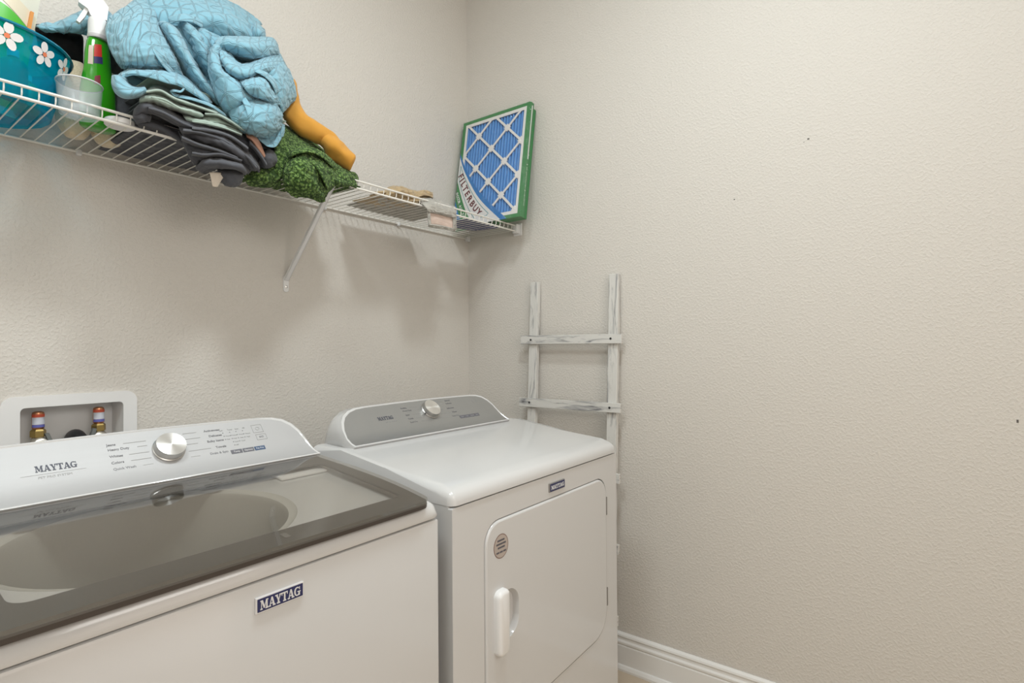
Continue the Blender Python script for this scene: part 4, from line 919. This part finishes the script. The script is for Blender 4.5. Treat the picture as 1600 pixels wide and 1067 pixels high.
# inside the bucket
M_pg = mat('pouch_green', srgb(86, 186, 60), .35); M_pw = mat('pouch_white', srgb(222, 220, 206), .35); M_bg = mat('bottle_green', srgb(60, 140, 60), .3)
def pouch(x, y, w, h, rz, label):
    p = empty('packet', (x, y, BC.z+.012), label, 'packet')
    M = Matrix.Translation((x, y, BC.z+.012)) @ Matrix.Rotation(rz, 4, 'Z') @ Matrix.Rotation(math.radians(8), 4, 'Y')
    def sheetf(z0f, z1f, mat_, nm, push=0):
        bm = bmesh.new(); n = 16; rows_ = []
        for i in range(n+1):
            u = -w/2+w*i/n; z0 = h*z0f(i/n); z1 = h*z1f(i/n); col = []
            for k in range(9):
                zz = z0+(z1-z0)*k/8; b_ = (.016*math.sin(PI*i/n)*math.sin(PI*min(1, zz/h*.9+.05))+.0015+push)
                col.append((u, zz, b_))
            rows_.append(col)
        for sg in (-1, 1):
            vv = [[bm.verts.new((u, sg*b_, zz)) for u, zz, b_ in col] for col in rows_]
            for i in range(n):
                for k in range(8): bm.faces.new((vv[i][k], vv[i+1][k], vv[i+1][k+1], vv[i][k+1]))
        bmesh.ops.transform(bm, matrix=M, verts=bm.verts[:]); return link(nm, bm, mat_, p, True)
    sheetf(lambda u: 0, lambda u: 1, M_pw, 'wrapper')
    sheetf(lambda u: .05, lambda u: .64+.05*math.sin(u*4), M_pg, 'green_print', .0006)
    sheetf(lambda u: .80-.20*u, lambda u: .88-.16*u, mat('pouch_cream', srgb(226, 214, 190), .4), 'cream_swirl', .0010)
    bm = bmesh.new(); prism(bm, [(w*.36, h*.52), (w*.42, h*.52), (w*.42, h*.74), (w*.37, h*.74)], -.012, .012, M @ frame_M((0, 0, 0), (1, 0, 0), (0, 0, 1), (0, -1, 0))); link('flower_print', bm, mat('flower_print', srgb(214, 140, 60), .5), p)
    return p
pouch(-1.685, -.125, .118, .34, .15, 'green and white packet standing in the aqua bucket')
def small_bottle(x, y, h, r, label):
    T = Matrix.Translation((x, y, BC.z+.012))
    b = empty('small_bottle', (x, y, BC.z+.012), label, 'bottle', None)
    link('bottle_body', lathe(bmesh.new(), [(r*.9, 0), (r, .004), (r, h*.7), (r*.8, h*.78), (r*.35, h*.82), (r*.35, h*.86)], 20, T), M_bg, b, 40)
    link('cap', lathe(bmesh.new(), [(r*.42, h*.86), (r*.42, h), (r*.3, h)], 16, T), M_wplastic, b, 40)
small_bottle(-1.655, -.225, .10, .024, 'small green bottle inside the aqua bucket, nearer the front'); small_bottle(-1.615, -.135, .09, .022, 'small green bottle inside the aqua bucket, nearer the wall')

# ------------------------------------------------------------------ spray bottle
SB = Vector((-1.502, -.200, 1.7295))
M_gp = bpy.data.materials.new('green_liquid_plastic'); M_gp.use_nodes = True; pb = M_gp.node_tree.nodes['Principled BSDF']; pb.inputs['Base Color'].default_value = (.03, .30, .008, 1); pb.inputs['Roughness'].default_value = .15; pb.inputs['Coat Weight'].default_value = .4; pb.inputs['Subsurface Weight'].default_value = 0
spray = empty('spray_bottle', tuple(SB), 'green spray bottle with white trigger head between the bucket and the quilt', 'spray bottle')
def oval(prof, name, m, sy=.62, n=28):
    bm = bmesh.new(); lathe(bm, [(r, z) for r, z in prof], n, None); bmesh.ops.transform(bm, matrix=Matrix.Translation(SB) @ Matrix.Rotation(.12, 4, 'Z') @ Matrix.Diagonal((1, sy, 1, 1)), verts=bm.verts[:]); return link(name, bm, m, spray, 60)
oval([(.030, 0), (.035, .003), (.0365, .010), (.0365, .045), (.0355, .085), (.031, .120), (.029, .130), (.027, .145), (.0255, .175), (.022, .200), (.019, .208), (.017, .210)], 'bottle_body', M_gp, .66)
T = Matrix.Translation(SB)
link('collar', lathe(bmesh.new(), [(.0195, .208), (.0205, .210), (.0205, .216), (.0195, .2165)], 24, T), mat('collar_grey', (.62, .60, .62), .4), spray, 40)
bm = bmesh.new(); lathe(bm, [(.0195, .2165), (.0190, .246), (.0180, .253), (.014, .260)], 24, T); link('trigger_collar', bm, M_wplastic, spray, 40)
bm = bmesh.new(); Mh = T @ Matrix.Rotation(2.95, 4, 'Z') @ Matrix.Translation((0, 0, .012))
prism(bm, [(-.016, .244), (.014, .244), (.020, .258), (.036, .266), (.036, .284), (-.008, .290), (-.019, .276)], -.011, .011, Mh @ frame_M((0, 0, 0), (1, 0, 0), (0, 0, 1), (0, -1, 0)), .004, 2)
link('spray_head', bm, M_wplastic, spray, 40)
bm = bmesh.new(); prism(bm, [(.016, .262), (.024, .262), (.040, .225), (.034, .222), (.024, .240)], -.006, .006, Mh @ frame_M((0, 0, 0), (1, 0, 0), (0, 0, 1), (0, -1, 0)), .001, 1); link('trigger', bm, M_wplastic, spray)
def oval_label(a0, a1, z0, z1, rad, m, name, skew=0):
    bm = bmesh.new(); n = 10; g_ = []
    for i in range(n+1):
        a = a0+(a1-a0)*i/n; g_.append([bm.verts.new(Matrix.Translation(SB) @ Matrix.Rotation(.12, 4, 'Z') @ Vector((math.cos(a)*rad(z)*1.012, math.sin(a)*rad(z)*.66*1.02, z+skew*(i/n-.5)))) for z in [z0+(z1-z0)*k/4 for k in range(5)]])
    for i in range(n):
        for k in range(4): bm.faces.new((g_[i][k], g_[i+1][k], g_[i+1][k+1], g_[i][k+1]))
    return link(name, bm, m, spray, True)
rad = lambda z: float(np.interp(z, [0, .01, .045, .085, .12, .13, .145, .175, .2], [.030, .0365, .0365, .0355, .031, .029, .027, .0255, .022]))
oval_label(-2.15, -1.55, .163, .192, rad, mat('label_red', srgb(200, 50, 42), .4), 'red_label', .004)
oval_label(-2.15, -1.50, .147, .163, rad, mat('label_blue', srgb(50, 48, 100), .4), 'blue_label', .004)
oval_label(-2.62, -2.20, .142, .186, rad, mat('label_pale', srgb(206, 190, 176), .4), 'pale_label', 0)
oval_label(-2.05, -1.70, .098, .118, rad, mat('label_dark', srgb(120, 36, 50), .4), 'logo_label', .006)

# ------------------------------------------------------------------ clear cup, white lid
M_clear = bpy.data.materials.new('frosted_plastic'); M_clear.use_nodes = True; nt = M_clear.node_tree; pb = nt.nodes['Principled BSDF']; pb.inputs['Base Color'].default_value = (.78, .80, .82, 1); pb.inputs['Roughness'].default_value = .25
tr = nt.nodes.new('ShaderNodeBsdfTransparent'); tr.inputs[0].default_value = (.93, .95, .96, 1); mx = nt.nodes.new('ShaderNodeMixShader'); mx.inputs[0].default_value = .20
nt.links.new(tr.outputs[0], mx.inputs[1]); nt.links.new(pb.outputs[0], mx.inputs[2]); nt.links.new(mx.outputs[0], nt.nodes['Material Output'].inputs[0])
CC = Vector((-1.553, -.262, 1.7295))
cup = empty('measuring_cup', tuple(CC), 'small frosted clear plastic cup in front of the green spray bottle', 'cup')
link('cup_body', lathe(bmesh.new(), [(.001, .004), (.034, .004), (.0345, 0), (.036, .001), (.041, .068), (.042, .070), (.0405, .0705), (.0395, .069), (.0345, .006), (.001, .0055)], 36, Matrix.Translation(CC), False), M_clear, cup, 40)
link('cup_rim', lathe(bmesh.new(), [(.0408, .068), (.0424, .0695), (.0415, .0712), (.0400, .0705)], 36, Matrix.Translation(CC), False), mat('cup_rim', (.70, .72, .74), .3), cup, 40)
LC = Vector((-1.478, -.262, 1.7295))
o = link('jar_lid', lathe(bmesh.new(), [(.001, .0), (.028, .0), (.030, .002), (.030, .012), (.028, .014), (.001, .014)], 36, Matrix.Translation(LC)), M_wplastic, None, 40); tag(o, 'flat white lid lying on the wire shelf in front of the spray bottle', 'lid')

# ------------------------------------------------------------------ cream rolled plush cloths, black cloth behind them
def plush_roll(x, y, r, h, label, seed):
    bm = bmesh.new(); n, m_ = 40, 22
    rings = []
    for i in range(m_+1):
        t_ = i/m_; z = h*t_; rr = r*(min(1, math.sin(PI*min(max(t_, .015), .985))**.28))
        rings.append([bm.verts.new((x+rr*math.cos(a)*(1+.05*math.sin(5*a+seed)+.05*noise.noise(Vector((math.cos(a)*2, math.sin(a)*2, z*20+seed)))), y+rr*math.sin(a)*(1+.05*math.sin(5*a+seed)), 1.7295+z)) for a in [k*2*PI/n for k in range(n)]])
    for i in range(m_):
        for k in range(n): bm.faces.new((rings[i][k], rings[i][(k+1) % n], rings[i+1][(k+1) % n], rings[i+1][k]))
    bm.faces.new(rings[0][::-1]); bm.faces.new(rings[-1])
    tag(link('plush_roll', bm, M_creamplush, None, True), label, 'rolled plush cloth')
plush_roll(-1.520, -.105, .040, .178, 'taller cream plush roll standing behind the clear cup and the bucket', 1)
plush_roll(-1.452, -.098, .036, .075, 'short cream plush roll on the wire shelf behind the green spray bottle', 4)
k = Cloth()
k.patch([[(52,38,-.055),(85,42,-.055),(112,50,-.055),(128,56,-.055)],[(54,44,-.075),(86,50,-.085),(112,56,-.085),(130,62,-.08)],[(56,54,-.075),(88,62,-.085),(112,74,-.085),(130,92,-.08)],[(60,74,-.055),(90,84,-.06),(112,98,-.06),(132,115,-.06)]], .01, .002, 6, 40, 51)
k.make('black_cloth', M_blackcloth, None, 'black cloth bundled against the back wall behind the cream plush roll', 'cloth')

# ------------------------------------------------------------------ air filters leaning in the corner
M_card = mat('filter_card', (.74, .73, .72), .5); M_fgreen = mat('filter_green', srgb(52, 128, 72), .35); M_pleat = mat('pleat_blue', srgb(74, 138, 204), .6); M_fblue = mat('banner_blue', srgb(30, 116, 186), .4)
M_wrap = bpy.data.materials.new('shrink_wrap'); M_wrap.use_nodes = True; nt = M_wrap.node_tree; nt.nodes.clear()
mo = nt.nodes.new('ShaderNodeOutputMaterial'); mx = nt.nodes.new('ShaderNodeMixShader'); tr = nt.nodes.new('ShaderNodeBsdfTransparent'); gl = nt.nodes.new('ShaderNodeBsdfGlossy'); gl.inputs['Roughness'].default_value = .12; mx.inputs[0].default_value = .08
n_ = nt.nodes.new('ShaderNodeTexNoise'); n_.inputs['Scale'].default_value = 30; n_.inputs['Detail'].default_value = 4; n_.inputs['Distortion'].default_value = 2; tcw = nt.nodes.new('ShaderNodeTexCoord'); bpw = nt.nodes.new('ShaderNodeBump'); bpw.inputs['Distance'].default_value = .02; bpw.inputs['Strength'].default_value = .9
nt.links.new(tcw.outputs['Object'], n_.inputs['Vector']); nt.links.new(n_.outputs['Fac'], bpw.inputs['Height']); nt.links.new(bpw.outputs[0], gl.inputs['Normal']); nt.links.new(tr.outputs[0], mx.inputs[1]); nt.links.new(gl.outputs[0], mx.inputs[2]); nt.links.new(mx.outputs[0], mo.inputs[0])
def air_filter(o0, yaw, FWID, FHGT, TH, label, face):
    f = empty('air_filter', tuple(o0), label, 'air filter')
    # u runs towards the room (-y), v up the lean, n away from the right wall (-x)
    u = Vector((math.sin(yaw), -math.cos(yaw), 0)); lean = Vector((.158, 0, .987)); n = u.cross(lean); n = n if n.x < 0 else -n; lean = lean.normalized()
    M = frame_M(o0, u, lean, n)
    W, H = FWID, FHGT; bw = .020
    ringme = ringplate(bmesh.new(), [(0, 0), (W, 0), (W, H), (0, H)], [(bw, bw), (W-bw, bw), (W-bw, H-bw), (bw, H-bw)], -TH, 0, M)
    bx(ringme, (0, 0, -TH), (W, H, -TH+.001), 0, 1, M); link('card_frame', ringme, M_fgreen, f)
    if not face:
        bm = bmesh.new(); bx(bm, (.004, .004, -.004), (W-.004, H-.004, -.002), 0, 1, M); link('pleated_media', bm, M_pleat, f); return f
    bm = bmesh.new(); rows_ = []; NP = 21
    for i in range(NP*8+1):
        uu = bw+(W-2*bw)*i/(NP*8); d = -.0165+.013*abs(math.sin(i*PI/8))**.8
        rows_.append([bm.verts.new(M @ Vector((uu, z, d))) for z in (bw-.004, H-bw+.004)])
    for a, b in zip(rows_, rows_[1:]): bm.faces.new((a[0], b[0], b[1], a[1]))
    link('pleated_media', bm, M_pleat, f, 80)
    # white lattice with rounded diamond windows
    bm = bmesh.new(); link('inner_border', ringplate(bmesh.new(), [(.018, .016), (W-.018, .016), (W-.018, H-.016), (.018, H-.016)], [(.030, .030), (W-.030, .030), (W-.030, H-.030), (.030, H-.030)], -.0016, .0006, M), M_card, f)
    PU, PV = .160, .152; u0, v0_ = .262, .262; sw = .0050
    def clip(p, q_):
        t0, t1 = 0.0, 1.0; dx, dy = q_[0]-p[0], q_[1]-p[1]
        for a, b, lo, hi in ((p[0], dx, .022, W-.022), (p[1], dy, .022, H-.022)):
            for s_, lim in ((-1, lo), (1, hi)):
                den = s_*b; num = s_*(lim-a)
                if abs(den) < 1e-9:
                    if num < 0: return None
                elif den > 0: t1 = min(t1, num/den)
                else: t0 = max(t0, num/den)
        return None if t0 >= t1 else ((p[0]+dx*t0, p[1]+dy*t0), (p[0]+dx*t1, p[1]+dy*t1))
    j = 0
    for sgn in (1, -1):
        for k_ in range(-6, 7):
            p = (u0+k_*PU-3*PU, v0_-sgn*3*PV); q_ = (u0+k_*PU+3*PU, v0_+sgn*3*PV); c_ = clip(p, q_)
            if not c_: continue
            (a, b), (c2, d2) = c_; L_ = math.hypot(c2-a, d2-b)
            if L_ < .02: continue
            ux, uy = (c2-a)/L_, (d2-b)/L_; nx, ny = -uy*sw, ux*sw
            bm = bmesh.new(); prism(bm, [(a-nx, b-ny), (c2-nx, d2-ny), (c2+nx, d2+ny), (a+nx, b+ny)], -.002, .0002+.0002*(sgn > 0), M); link('lattice_strip', bm, M_card, f); j += 1
    bm = bmesh.new()
    for a in range(-4, 5):
        for b in range(-8, 9):
            if (a+b) % 2: continue
            cu, cv = u0+a*PU/2, v0_+b*PV/2
            if .02 < cu < W-.02 and .02 < cv < H-.02:
                pts = [(cu+r_*math.cos(t_), cv+r_*math.sin(t_)) for t_, r_ in [(k_*PI/8, (.0190 if k_ % 4 == 0 else (.0130 if k_ % 4 == 2 else .0135))) for k_ in range(16)]]
                pts = [(min(max(x, .018), W-.018), min(max(y, .016), H-.016)) for x, y in pts]
                prism(bm, pts, -.001, .0007, M)
    tag(link('lattice_nodes', bm, M_card, f), kind='stuff')
    # printed banner across the lower left corner
    CV = [[(0, .352), (.050, .262), (.150, .135), (.305, 0)], [(0, .336), (.045, .248), (.140, .118), (.272, 0)], [(0, .222), (.030, .150), (.070, .070), (.118, 0)], [(0, .128), (.018, .084), (.038, .042), (.064, 0)], [(0, .0004)]*4]
    def cp(c, t): 
        p = spline1([(a, b, 0) for a, b in CV[c]], [t*3])[0]; return Vector((max(.0004, p[0]), max(.0004, p[1]), 0))
    def band(c0, c1, nn_, m, nm, par=None):
        bm = bmesh.new(); pr = None
        for k_ in range(25):
            cur = [bm.verts.new(M @ (cp(c_, k_/24)+Vector((0, 0, nn_)))) for c_ in (c0, c1)]
            if pr: bm.faces.new((pr[0], pr[1], cur[1], cur[0]))
            pr = cur
        return link(nm, bm, m, par or f)
    ban = band(1, 2, .0010, M_card, 'banner'); ban['label'] = 'white printed banner reading FILTERBUY'
    band(0, 1, .0010, M_fblue, 'banner_edge', ban); band(2, 3, .0010, M_fgreen, 'banner_stripe', ban); band(3, 4, .0010, M_fblue, 'banner_corner', ban)
    def mixp(c0, c1, w, t): return cp(c0, t)*(1-w)+cp(c1, t)*w
    def curve_text(s_, c0, c1, w, t0, t1, size, m, bold):
        for i, ch in enumerate(s_):
            if ch == ' ': continue
            t = t0+(t1-t0)*i/(len(s_)-1); p = mixp(c0, c1, w, t); d = (mixp(c0, c1, w, t+.02)-mixp(c0, c1, w, t-.02)).normalized()
            text('printed_letter', ch, size, M @ frame_M((p.x, p.y, .0016), d, (-d.y, d.x, 0), (0, 0, 1)), m, ban, .0002, 'CENTER', bold)
    curve_text('FILTERBUY', 1, 2, .48, .17, .82, .040, mat('letter_maroon', srgb(96, 30, 40), .5), .0012)
    curve_text('INDOOR AIR FILTER', 2, 3, .5, .06, .93, .019, M_card, .0004)
    bm = bmesh.new()
    def polyline(P, w=.0012):
        for a, b in zip(P, P[1:]):
            d = (b-a).normalized(); n_ = Vector((-d.y, d.x, 0))*w
            bm.faces.new([bm.verts.new(M @ (c_+Vector((0, 0, .0016)))) for c_ in (a-n_, b-n_, b+n_, a+n_)])
    up_ = [mixp(1, 2, .17, .10+.78*k_/20) for k_ in range(21)]; lo_ = [mixp(1, 2, .80, .12+.76*k_/20) for k_ in range(21)]
    polyline(up_); polyline(lo_); polyline([up_[0], lo_[0]]); polyline([up_[-1], mixp(1, 2, .3, .90), mixp(1, 2, .55, .90)])
    tag(link('banner_outline', bm, mat('teal_line', srgb(50, 140, 150), .5), ban), kind='stuff')
    bm = bmesh.new()   # white size block printed on the side of the frame
    bx(bm, (W, H*.50, -TH+.007), (W+.0004, H*.975, -TH+.013), 0, 1, M); 
    for k_ in range(26): bx(bm, (W, H*(.10+.014*k_), -TH+.008+.002*math.sin(k_*1.9)), (W+.0004, H*(.10+.014*k_)+.003, -TH+.012+.002*math.sin(k_*2.3)), 0, 1, M)
    tag(link('side_print', bm, M_card, f), kind='stuff')
    bm = bmesh.new(); g_ = 14; vs = {}
    bx(bm, (-.003, -.001, -TH-.0005), (W+.004, H+.003, .004), .002, 1, M); bmesh.ops.subdivide_edges(bm, edges=bm.edges[:], cuts=3, use_grid_fill=True)
    link('plastic_wrap', bm, M_wrap, f, True)
    return f
air_filter(Vector((-.132, -.026, 1.7535)), .0, .376, .502, .024, 'front air filter with blue pleats and a FILTERBUY banner, leaning on the wire shelf', True)
air_filter(Vector((-.1045, -.004, 1.7535)), .0, .392, .482, .022, 'second air filter leaning behind the pleated one, against the right wall', False)
k = Cloth(); k.patch([[(-.30+.05*i, -.26+.045*j, 1.7335+.003*math.sin(i+j)) for i in range(5)] for j in range(4)], .004, .002, 5, raw=True)
k.make('plastic_bag', mat('navy_bag', srgb(34, 48, 110), .3), None, 'flat navy blue plastic bag under the air filters on the wire shelf', 'bag')

# ------------------------------------------------------------------ cloths on the right half of the shelf
k = Cloth()
k.patch([[(602,296,-.20),(616,291,-.20),(638,295,-.20),(656,300,-.20),(672,299,-.20)],[(600,301,-.24),(618,296,-.26),(640,301,-.255),(660,306,-.24),(673,305,-.23)],[(606,312,-.26),(622,309,-.275),(642,314,-.275),(662,316,-.26),(676,316,-.25)]], .005, .006, 8, 60, 61)
k.patch([[(606,300,-.245),(622,298,-.262),(640,306,-.262),(655,308,-.25)],[(612,312,-.262),(626,312,-.272),(643,320,-.272),(658,318,-.26)]], .006, .004, 6, 60, 62)
k.patch(flat(-.74, -.56, -.275, -.12, 1.7345, 4, 4, .004), .008, .003, 6, 60, raw=True)
k.patch([[(604,300,-.262),(616,294,-.270),(630,293,-.268),(646,300,-.262)],[(603,306,-.268),(616,301,-.285),(632,301,-.283),(648,308,-.270)],[(610,313,-.262),(620,310,-.272),(634,311,-.270),(648,316,-.262)]], .005, .005, 8, 70, 63)
k.patch([[(636,296,-.250),(650,299,-.255),(664,297,-.250),(676,301,-.240)],[(634,303,-.262),(650,308,-.272),(664,305,-.268),(677,309,-.255)]], .005, .005, 8, 70, 64)
k.blob((-.655, -.215, 1.752), (.07, .055, .012), .01, 2)
k.make('crumpled_cloth', M_beigecloth, None, 'crumpled tan cloth lying on the wire shelf left of the fuzzy pad', 'cloth')
p_ = Cloth()
p_.patch([[(655,308,-.23),(672,308,-.22),(692,316,-.21),(712,324,-.20)],[(660,318,-.30),(676,318,-.30),(694,324,-.30),(712,330,-.30)],[(666,325,-.325),(680,327,-.325),(696,331,-.325),(712,336,-.32)],[(668,332,-.320),(682,334,-.322),(698,338,-.322),(712,342,-.318)]], .010, .004, 7, 90, 71)
p_.patch([[(667,326,-.318),(668,340,-.318),(669,354,-.318)],[(672,328,-.326),(673,341,-.326),(674,353,-.326)]], .008, .003, 6, 120, 72)
p_.patch([[(670,350,-.326),(684,351,-.326),(698,354,-.324),(711,357,-.318)],[(670,355,-.320),(684,357,-.320),(698,359,-.318),(711,361,-.312)]], .008, .003, 6, 120, 73)
p_.patch([[(707,334,-.322),(708,345,-.322),(708,357,-.320)],[(713,336,-.315),(713,347,-.315),(713,359,-.312)]], .008, .003, 6, 120, 74)
p_.patch(flat(-.72, -.40, -.275, -.06, 1.7345, 5, 5, .004), .006, .003, 6, 90, raw=True)
pad = p_.make('fuzzy_pad', M_greyplush, None, 'fuzzy grey mop pad with a pale pink backing hanging over the shelf lip', 'mop pad')
b_ = Cloth(); b_.patch([[(671,330,-.3165),(690,334,-.3165),(709,340,-.315)],[(672,342,-.3185),(690,345,-.3185),(709,350,-.317)],[(673,353,-.3165),(690,356,-.3165),(709,359,-.315)]], .003, .0015, 6, 60, 75)
o = b_.make('pad_backing', M_pink, pad); o['label'] = 'pale pink backing'
